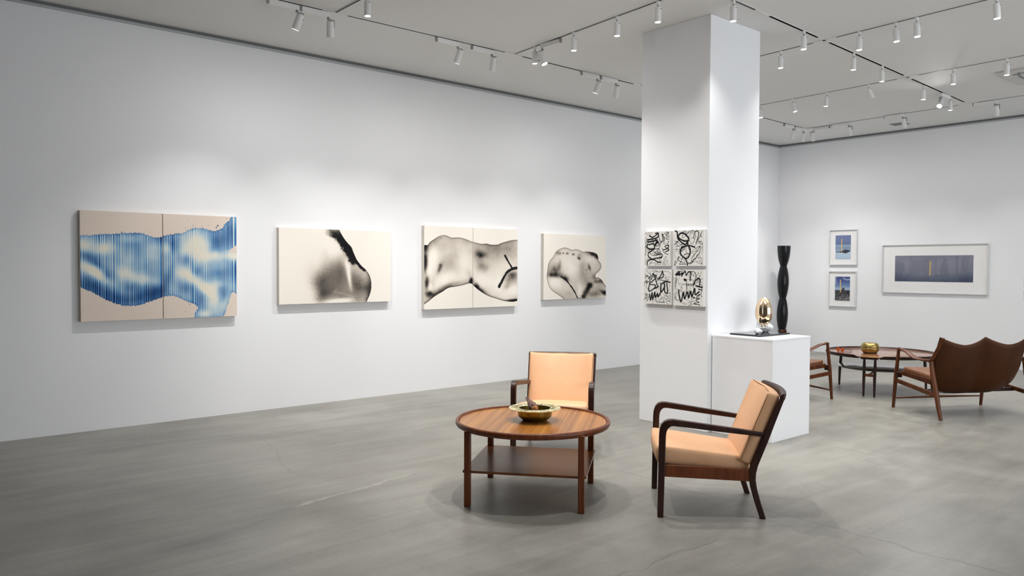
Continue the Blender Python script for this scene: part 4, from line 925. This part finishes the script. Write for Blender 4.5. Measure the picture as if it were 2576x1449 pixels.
for k in range(0, N, 2):
    a = 2 * PI * (k + rs.uniform(-.4, .4)) / N; ln = rs.uniform(.5, 1.0); q0 = R0 + 0.004; q1 = R0 + (R1 - R0) * ln
    grv.tube([(q0 * math.cos(a), q0 * math.sin(a), 0.0888), ((q0 + q1) / 2 * math.cos(a), (q0 + q1) / 2 * math.sin(a), 0.0902), (q1 * math.cos(a), q1 * math.sin(a), 0.0882)], 0.0011, 5)
build('rim_groove', grv, M['brass'], r, 60)
# dried protea-like head lying over the rim
r = thing('dried_seed_head', 'brown dried flower head lying in the brass bowl', 'dried flower', (-3.940, 3.575, TOPZ + 0.072))
vw = Vector((0.74, -0.67, 0)); rt = Vector((0.67, 0.74, 0)); zz = Vector((0, 0, 1))
ax0 = -rt * 0.024 - vw * 0.055 + zz * 0.058; ax1 = rt * 0.026 + vw * 0.055 + zz * 0.010
axd = (ax1 - ax0); AL = axd.length; axd.normalize(); e1 = axd.cross(zz).normalized(); e2 = e1.cross(axd)
def bract(mb, s, ang, ln, wd, out, base):
    c0 = ax0 + axd * s * AL; d0 = e1 * math.cos(ang) + e2 * math.sin(ang); t0 = axd.cross(d0); pts = []
    for i in range(6):
        q = i / 5; c = c0 + axd * ln * q + d0 * (base * math.sin(PI * (0.30 + 0.45 * q)) + out * q * q); w = wd * math.sin(PI * (0.22 + 0.74 * q)) + 0.0006
        pts.append([c - t0 * w - d0 * 0.003, c + d0 * 0.0030, c + t0 * w - d0 * 0.003, c - d0 * 0.0012])
    mb.rings(pts)
rs = random.Random(4)
core = MB().tube([ax0 + axd * AL * q for q in (-.05, .1, .35, .6, .85, 1.0)], [0.006, 0.010, 0.018, 0.023, 0.020, 0.010], 14)
build('seed_core', core, M['dry'], r, 50)
st_ = MB().tube([ax0, ax0 - axd * 0.018 + zz * 0.002, ax0 - axd * 0.034 - rt * 0.008 + zz * 0.006], [0.0065, 0.005, 0.004], 8)
for k in range(5):
    a = k * 1.26; d0 = e1 * math.cos(a) + e2 * math.sin(a); st_.tube([ax0 - axd * 0.006, ax0 - axd * 0.014 + d0 * 0.012, ax0 - axd * 0.030 + d0 * 0.017], [0.004, 0.005, 0.001], 6, [0.002, 0.002, 0.0005])
build('stem', st_, M['dry'], r, 50)
br = MB(); tp = MB()
for ring, (s_, n_, ln, wd, out, base) in enumerate([(0.02, 5, .036, .012, .004, .013), (.16, 7, .040, .013, .002, .020), (.34, 8, .042, .014, .001, .026), (.52, 9, .040, .013, -.004, .029)]):
    for k in range(n_): bract(br, s_ + rs.uniform(-.03, .03), 2 * PI * (k + .5 * (ring % 2)) / n_ + rs.uniform(-.15, .15), ln * rs.uniform(.85, 1.15), wd, out + rs.uniform(-.002, .005), base)
for k in range(10): bract(tp, .76, 2 * PI * k / 10, .032 * rs.uniform(.8, 1.1), .010, -.010, .025)
build('bract', br, M['dry'], r, 40); build('petal', tp, M['dry_tip'], r, 40)

# ------------------------------------------------------------------ display plinth and what stands on it
PZ = 0.928
r = build('display_plinth', MB().box((-4.380, 6.29, 0), (-3.742, 6.945, PZ - 0.018)), M['plinth'], None, 0, 0.002)
tag(r, 'white box plinth standing against the right side of the pillar', 'plinth')
build('plinth_top', MB().box((-4.382, 6.288, PZ - 0.018), (-3.740, 6.947, PZ)), M['plinth'], r, 0, 0.0015)
SL = Matrix.Rotation(math.radians(-4), 4, 'Z')
r = thing('black_slab', 'thin polished black slab lying on the white plinth', 'slab', (-4.122, 6.705, PZ), math.radians(-2))
build('slab', MB().box((-0.168, -0.255, 0.0), (0.168, 0.238, 0.017)), M['slate'], r, 30, 0.003)
SZ = PZ + 0.017
def rock(seed, half, rough=0.18, cuts=14):
    rs = random.Random(seed); bm = bmesh.new(); bmesh.ops.create_icosphere(bm, subdivisions=2, radius=1)
    for k in range(cuts):
        n = Vector((rs.uniform(-1, 1), rs.uniform(-1, 1), rs.uniform(-1, 1))).normalized(); d = rs.uniform(.62, .88)
        for v in bm.verts:
            s = v.co.dot(n)
            if s > d: v.co -= n * (s - d)
    mb = MB(); mb.v = []; zmin = min(v.co.z for v in bm.verts)
    for v in bm.verts: mb.v.append((v.co.x * half[0], v.co.y * half[1], max(v.co.z, -0.72) * half[2] + 0.72 * half[2]))
    mb.f = [tuple(v.index for v in f.verts) for f in bm.faces]; bm.free(); return mb
EX, EY = -4.150, 6.806
o = build('crystal_cluster', rock(3, (0.078, 0.060, 0.062)), M['quartz'], None, 0); o.location = (EX, EY, SZ); tag(o, 'grey and white crystal rock under the polished bronze egg', 'rock')
o2 = build('facet', rock(9, (0.050, 0.045, 0.040)), M['crystal'], o, 0); o2.location = (0.042, 0.010, 0.022)
o = build('white_rock', rock(5, (0.046, 0.040, 0.034)), M['crystal'], None, 0); o.location = (-4.075, 6.590, SZ); tag(o, 'small white faceted rock on the front of the black slab', 'rock')
# bronze egg: tall ovoid with a soft vertical fold on its front and two small round feet
r = thing('bronze_egg', 'polished bronze egg sculpture standing on crystal rock on the plinth', 'sculpture', (EX, EY, SZ + 0.060))
view = Vector((0 - EX, 0 - EY, 0)).normalized(); rgt = Vector((view.y * -1, view.x, 0))
egg = MB(); nu, nv = 64, 48; rs_ = []
for j in range(1, nv):
    t_ = PI * j / nv; z = -math.cos(t_); zz = 0.143 + 0.140 * z; rad = 0.082 * math.sin(t_) ** (0.96 + 0.16 * abs(z) ** 2) * (1 - 0.08 * z)
    ring = []
    for i in range(nu):
        a = 2 * PI * i / nu; d_ = Vector((math.cos(a), math.sin(a), 0)); fr_ = d_.dot(view); sd_ = d_.dot(rgt)
        k = 1.0
        if fr_ > 0: k -= 0.16 * math.exp(-(sd_ / 0.30) ** 2) * sst(-.95, -.1, np.float64(z)) * sst(1.0, .55, np.float64(z)) * fr_
        ring.append(tuple(d_ * rad * k + Vector((0, 0, zz))))
    rs_.append(ring)
egg.rings(rs_)
build('egg', egg, M['gold'], r, 80)
ft = MB()
for s in (-1, 1):
    c = rgt * 0.014 * s + view * 0.040
    ft.lathe([(0.001, -0.012), (0.011, -0.006), (0.013, 0.004), (0.011, 0.016), (0.010, 0.034), (0.001, 0.04)], 16, (c.x, c.y, 0.0))
build('foot', ft, M['gold'], r, 60)
o = build('white_card', MB().box((-0.055, -0.035, 0), (0.055, 0.035, 0.004)), M['card'], None, 0); o.location = (-3.875, 6.86, PZ); o.rotation_euler = (0, 0, 0.2)
tag(o, 'small white card lying on the back right of the plinth top', 'card')

# ------------------------------------------------------------------ tall black totem in the far corner
r = thing('totem_sculpture', 'tall black bulging totem sculpture standing in the far corner behind the plinth', 'sculpture', (-7.80, 13.41, 0))
r.rotation_euler = (0, math.radians(0.8), 0)
# stacked bulging modules with narrow waists, slightly faceted
def module(z0, z1, r0, r1, rm, n=14):
    out = []
    for i in range(n + 1):
        t_ = i / n; base = r0 + (r1 - r0) * t_; out.append((base + (rm - (r0 + r1) / 2) * math.sin(PI * t_) ** 0.85, z0 + (z1 - z0) * t_))
    return out
for z0, z1, r0, r1, rm in [(0.0, 0.405, 0.106, 0.064, 0.108), (0.405, 1.005, 0.064, 0.060, 0.103), (1.005, 1.60, 0.060, 0.060, 0.104)]:
    build('module', MB().lathe(module(z0, z1, r0, r1, rm), 40, (0, 0, 0)), M['black_gloss'], r, 50)
tm = [(0.060, 1.60), (0.068, 1.635), (0.086, 1.69), (0.104, 1.77), (0.114, 1.85), (0.119, 1.92), (0.121, 1.985), (0.001, 1.985)]
build('module', MB().lathe(tm, 40), M['black_gloss'], r, 50)

# ------------------------------------------------------------------ sculpted teak settee and easy chair (local +y forward, origin between front feet)
def make_easy(name, label, cat, loc, rotz, W, buckets, SW, group):
    r = thing(name, label, cat, loc, rotz, group); h = W / 2
    sw = h - 0.120
    for sg in (-1, 1):
        x = sg * h
        # front post: tapered, flowing into the arm
        build('front_leg', MB().tube([(x, 0.0, 0.0), (x, -0.020, 0.20), (x, -0.036, 0.36), (x, -0.056, 0.50), (x, -0.072, 0.62), (x, -0.078, 0.672)], [0.0125, 0.0165, 0.0195, 0.0185, 0.0165, 0.017], 12, [0.018, 0.021, 0.023, 0.020, 0.018, 0.016], (1, 0, 0)), M['teak'], r, 50)
        # carved paddle arm dipping backwards
        pa = [(x, -0.060, 0.668), (x, -0.085, 0.676), (x, -0.123, 0.670), (x + sg * .004, -0.20, 0.660), (x + sg * .012, -0.285, 0.633), (x + sg * .018, -0.38, 0.603), (x + sg * .014, -0.475, 0.595), (x + sg * .004, -0.56, 0.597), (x, -0.610, 0.606)]
        build('armrest', MB().tube(pa, [0.012, 0.018, 0.021, 0.025, 0.035, 0.038, 0.030, 0.021, 0.018], 14, [0.010, 0.015, 0.014, 0.013, 0.011, 0.010, 0.012, 0.015, 0.017], (0, 0, 1)), M['teak'], r, 60)
        # upright above the arm and rear leg below it
        build('back_upright', MB().tube([(x, -0.590, 0.585), (x, -0.640, 0.645), (x - sg * .004, -0.690, 0.725), (x - sg * .010, -0.765, 0.850)], [0.013, 0.014, 0.014, 0.010], 12, [0.026, 0.024, 0.022, 0.018], (1, 0, 0)), M['teak'], r, 50)
        build('rear_leg', MB().tube([(x, -0.606, 0.590), (x, -0.632, 0.45), (x, -0.690, 0.26), (x + sg * .004, -0.730, 0.12), (x + sg * .006, -0.771, 0.0)], [0.014, 0.018, 0.020, 0.017, 0.013], 12, [0.026, 0.028, 0.028, 0.024, 0.020], (1, 0, 0)), M['teak'], r, 50)
        rail = MB(); w = 0.011
        rail.hexa([(x - w, -0.045, 0.290), (x - w, -0.680, 0.224), (x + w, -0.680, 0.224), (x + w, -0.045, 0.290), (x - w, -0.040, 0.338), (x - w, -0.670, 0.270), (x + w, -0.670, 0.270), (x + w, -0.040, 0.338)])
        build('side_rail', rail, M['teak'], r, 40, 0.006, 2)
        # seat rail inside the legs curving up into the back
        xi = sg * (h - 0.046); so = [(-0.062, 0.425), (-0.30, 0.402), (-0.48, 0.386), (-0.49, 0.385), (-0.505, 0.385), (-0.52, 0.386)]; si = [(-0.062, 0.378), (-0.30, 0.350), (-0.48, 0.326), (-0.50, 0.325), (-0.52, 0.328), (-0.53, 0.345)]
        build('seat_rail', MB().strip(so, si, lambda i, g=sg: g * (h - 0.046 - 0.060 * (-so[i][0] - 0.06) / 0.46), 0.022), M['teak'], r, 50, 0.005, 2)
        build('rail_block', MB().box((min(x, xi) - .006, -0.075, 0.350), (max(x, xi) + .006, -0.045, 0.41)), M['teak_dark'], r, 30, 0.004)
    build('front_stretcher', MB().tube([(-h, -0.010, 0.108), (-h / 2, -0.011, 0.112), (0, -0.012, 0.114), (h / 2, -0.011, 0.112), (h, -0.010, 0.108)], [0.008, 0.011, 0.013, 0.011, 0.008], 12), M['teak'], r, 60)
    build('front_seat_rail', MB().tube([(-h + .02, -0.070, 0.392), (0, -0.070, 0.392), (h - .02, -0.070, 0.392)], [0.013] * 3, 10, [0.022] * 3), M['teak'], r, 60)
    build('rear_stretcher', MB().box((-h, -0.480, 0.238), (h, -0.455, 0.276)), M['teak_dark'], r, 30, 0.005)
    # leather shell: one or two buckets, side edges narrowing towards the bottom
    def shell(u, v):
        """u -1..1 across, v 0 bottom .. 1 top, returns mid surface and its outward bow"""
        k = u * buckets / 2 + (0.5 if buckets == 1 else 0); loc_ = (k - math.floor(k)) * 2 - 1 if abs(u) < 0.9999 else 1.0
        hump = abs(loc_) ** 1.7
        hw = np.interp(v, [0, .06, .18, .4, .62, .85, 1], [SW - .135, SW - .090, SW - .040, SW - .010, SW - .008, SW - .010, SW - .018])
        zt = 0.772 + 0.082 * hump; zb = 0.222 + 0.030 * abs(u) ** 4
        z = zb + (zt - zb) * v
        y = np.interp(v, [0, .1, .25, .5, .75, 1], [-0.44, -0.505, -0.555, -0.610, -0.655, -0.700])
        bow = (1 - loc_ ** 2) * 0.052 * np.interp(v, [0, .3, .7, 1], [.3, .9, 1, 0.6]) - 0.020 * (abs(u) ** 6)
        return (u * hw, y - bow, z)
    nu, nv, th = 20 * buckets + 1, 22, 0.030
    front = []; backr = []
    for j in range(nv + 1):
        fr_, bk = [], []
        for i in range(nu):
            x, y, z = shell(-1 + 2 * i / (nu - 1), j / nv); rd = 0.25 if j in (0, nv) else 1.0
            if i in (0, nu - 1): rd = 0.25
            fr_.append((x, y + th * 0.55 * rd, z + 0.01 * rd)); bk.append((x, y - th * 0.45 * rd, z))
        front.append(fr_); backr.append(bk)
    mb = MB(); nb = (nv + 1) * nu
    mb.v = [p_ for row in front for p_ in row] + [p_ for row in backr for p_ in row]
    for j in range(nv):
        for i in range(nu - 1):
            a_ = j * nu + i; mb.f.append((a_, a_ + 1, a_ + nu + 1, a_ + nu)); mb.f.append((nb + a_, nb + a_ + nu, nb + a_ + nu + 1, nb + a_ + 1))
    edge = [i for i in range(nu)] + [j * nu + nu - 1 for j in range(1, nv + 1)] + [nv * nu + i for i in range(nu - 2, -1, -1)] + [j * nu for j in range(nv - 1, 0, -1)]
    for a_, b2 in zip(edge, edge[1:] + edge[:1]): mb.f.append((a_, nb + a_, nb + b2, b2))
    build('leather_back', mb, M['cognac'], r, 70)
    # thin pan under the seat and the dark under frame
    build('seat_pan', rounded_box((sw - .01, 0.215, 0.012), 0.010, 10, 10, 2, (0, 0, 0), lambda x_, y_, z_: (x_, y_ - 0.285, z_ + 0.375 + 0.15 * y_)), M['teak_dark'], r, 60)
    n_seat = 1
    def seat_fn(x_, y_, z_):
        s = (0.23 - y_) / 0.46; return (x_ * (1 + 0.062 / sw * (1 - s)), y_ - 0.297, 0.438 - 0.052 * s + z_ - (0.014 * (1 - (x_ / sw) ** 2) if z_ > 0 else 0))
    build('seat_cushion', rounded_box((sw, 0.230, 0.036), 0.024, 22, 14, 4, (0.004, 0.008, 0.010), seat_fn), M['cognac_seat'], r, 60)
    return r

A_ = Vector((-3.838, 8.991, 0)); C_ = Vector((-3.260, 9.941, 0)); mid = (A_ + C_) / 2
make_easy('settee', 'brown leather two-seat settee seen from behind at the right edge', 'settee', mid, math.radians(148.7) - PI / 2, (C_ - A_).length, 2, 0.535, 'sculpted teak and brown leather seats')
phi = math.radians(72.0); Dp = Vector((-4.554, 8.978, 0)); lf = Vector((math.cos(phi + PI / 2), math.sin(phi + PI / 2), 0))
make_easy('easy_chair', 'brown leather easy chair half hidden behind the white plinth', 'chair', Dp + lf * 0.335, phi - PI / 2, 0.67, 1, 0.315, 'sculpted teak and brown leather seats')

# ------------------------------------------------------------------ round two-tier table in the back
r = thing('side_table', 'low round two-tier teak table beside the brown leather settee', 'coffee table', (-4.47, 10.08, 0))
R2, Z2 = 0.648, 0.492
build('tabletop', MB().lathe([(0.001, Z2 - 0.018), (R2 - 0.03, Z2 - 0.018), (R2, Z2 - 0.006), (R2, Z2 - 0.001), (R2 - 0.006, Z2), (0.001, Z2)], 128), M['teak_top'], r, 40)
rs_ = []; n = 150
for i in range(n + 1):
    a = math.radians(-78 + 11 + 338 * i / n); e = min(1.0, min(i, n - i) / 2.0); zt = Z2 - 0.004 + 0.020 * e
    rs_.append([(q * math.cos(a), q * math.sin(a), z) for q, z in [(R2 - 0.016, Z2 - 0.002), (R2 - 0.004, zt), (R2 + 0.007, zt - 0.001), (R2 + 0.010, Z2 - 0.008), (R2 - 0.002, Z2 - 0.024), (R2 - 0.03, Z2 - 0.020)]])
build('rim', MB().rings(rs_), M['teak_dark'], r, 50)
for deg, offs in ((-78, (-1, 1)), (170, (0,)), (52, (0,))):
    a = math.radians(deg); u_ = Vector((math.cos(a), math.sin(a), 0)); w_ = Vector((-u_.y, u_.x, 0)); cb = MB()
    for s in offs:
        t0 = u_ * (R2 - 0.045) + w_ * 0.062 * s; t1 = u_ * (R2 - 0.065) + w_ * 0.062 * s
        build('leg', MB().tube([(t0.x, t0.y, 0.0), (t0.x, t0.y, 0.02), (t0.x * .99, t0.y * .99, 0.22), (t1.x, t1.y, 0.36), (t1.x, t1.y, Z2 - 0.03)], [0.010, 0.0125, 0.018, 0.019, 0.013], 14, None, (1, 0, 0)), M['teak_dark'], r, 50)
    def plank(uc, z0, z1, hw, th_):
        p0 = u_ * uc; c_4 = [p0 - w_ * hw - u_ * th_, p0 + w_ * hw - u_ * th_, p0 + w_ * hw + u_ * th_, p0 - w_ * hw + u_ * th_]
        cb.hexa([(q.x, q.y, z0) for q in c_4] + [(q.x, q.y, z1) for q in c_4])
    plank(R2 - 0.055, Z2 - 0.034, Z2 - 0.016, 0.095 if len(offs) > 1 else 0.035, 0.030)
    build('top_block', cb, M['teak_dark'], r, 30, 0.004)
    if len(offs) > 1:
        cb = MB(); plank(R2 - 0.052, 0.246, 0.280, 0.060, 0.010); build('cross_bar', cb, M['teak'], r, 30, 0.004)
    build('shelf_arm', MB().tube([tuple(u_ * (R2 - 0.06))[:2] + (0.272,), tuple(u_ * 0.3)[:2] + (0.287,), tuple(u_ * 0.08)[:2] + (0.287,)], [0.012] * 3, 8, [0.009] * 3), M['teak_dark'], r, 40)
build('shelf', MB().lathe([(0.001, 0.294), (0.46, 0.294), (0.512, 0.304), (0.516, 0.312), (0.506, 0.316), (0.001, 0.316)], 96), M['shelf_grey'], r, 40)
# gold lidded bowl
r = thing('gold_bowl', 'round hammered gold lidded bowl on the low back table', 'bowl', (-4.515, 9.875, Z2))
HS = 0.107
build('bowl_body', MB().lathe([(0.001, 0.0), (0.070, 0.0), (0.074, 0.004), (0.086, 0.014), (0.101, 0.034), (HS, 0.056), (HS, 0.072), (0.105, 0.0745)], 56), M['hammered'], r, 60)
build('lid', MB().lathe([(0.1055, 0.0755), (HS, 0.080), (HS - .001, 0.092), (0.101, 0.112), (0.090, 0.126), (0.074, 0.134), (0.045, 0.135), (0.001, 0.132)], 56), M['hammered'], r, 60)
build('foot_ring', MB().lathe([(0.060, -0.0005), (0.080, -0.0005), (0.080, 0.010), (0.060, 0.010)], 40), M['black_plastic'], r, 40)
# sunglasses with round orange lenses
r = thing('sunglasses', 'round orange-lens sunglasses lying on the low back table', 'sunglasses', (-4.862, 9.790, Z2), math.radians(-18))
for s in (-1, 1):
    cx = s * 0.034; ln = MB(); rs_ = []
    for yy in (-0.0012, 0.0012): rs_.append([(cx + 0.024 * math.cos(2 * PI * k / 28), yy, 0.026 + 0.024 * math.sin(2 * PI * k / 28)) for k in range(28)])
    build('lens', ln.rings(rs_), M['orange'], r, 40)
    lo = [(cx + 0.0245 * math.cos(2 * PI * k / 28), 0, 0.026 + 0.0245 * math.sin(2 * PI * k / 28)) for k in range(29)]
    build('lens_frame', MB().tube(lo, 0.0018, 6, None, (0, 1, 0)), M['orange'], r, 60)
    build('temple', MB().tube([(s * 0.060, 0, 0.032), (s * 0.064, 0.05, 0.030), (s * 0.064, 0.105, 0.026), (s * 0.062, 0.135, 0.010)], [0.002, 0.002, 0.0025, 0.004], 8), M['black_plastic'], r, 60)
build('bridge', MB().tube([(-0.011, 0, 0.030), (0, 0, 0.034), (0.011, 0, 0.030)], 0.0018, 6), M['orange'], r, 60)
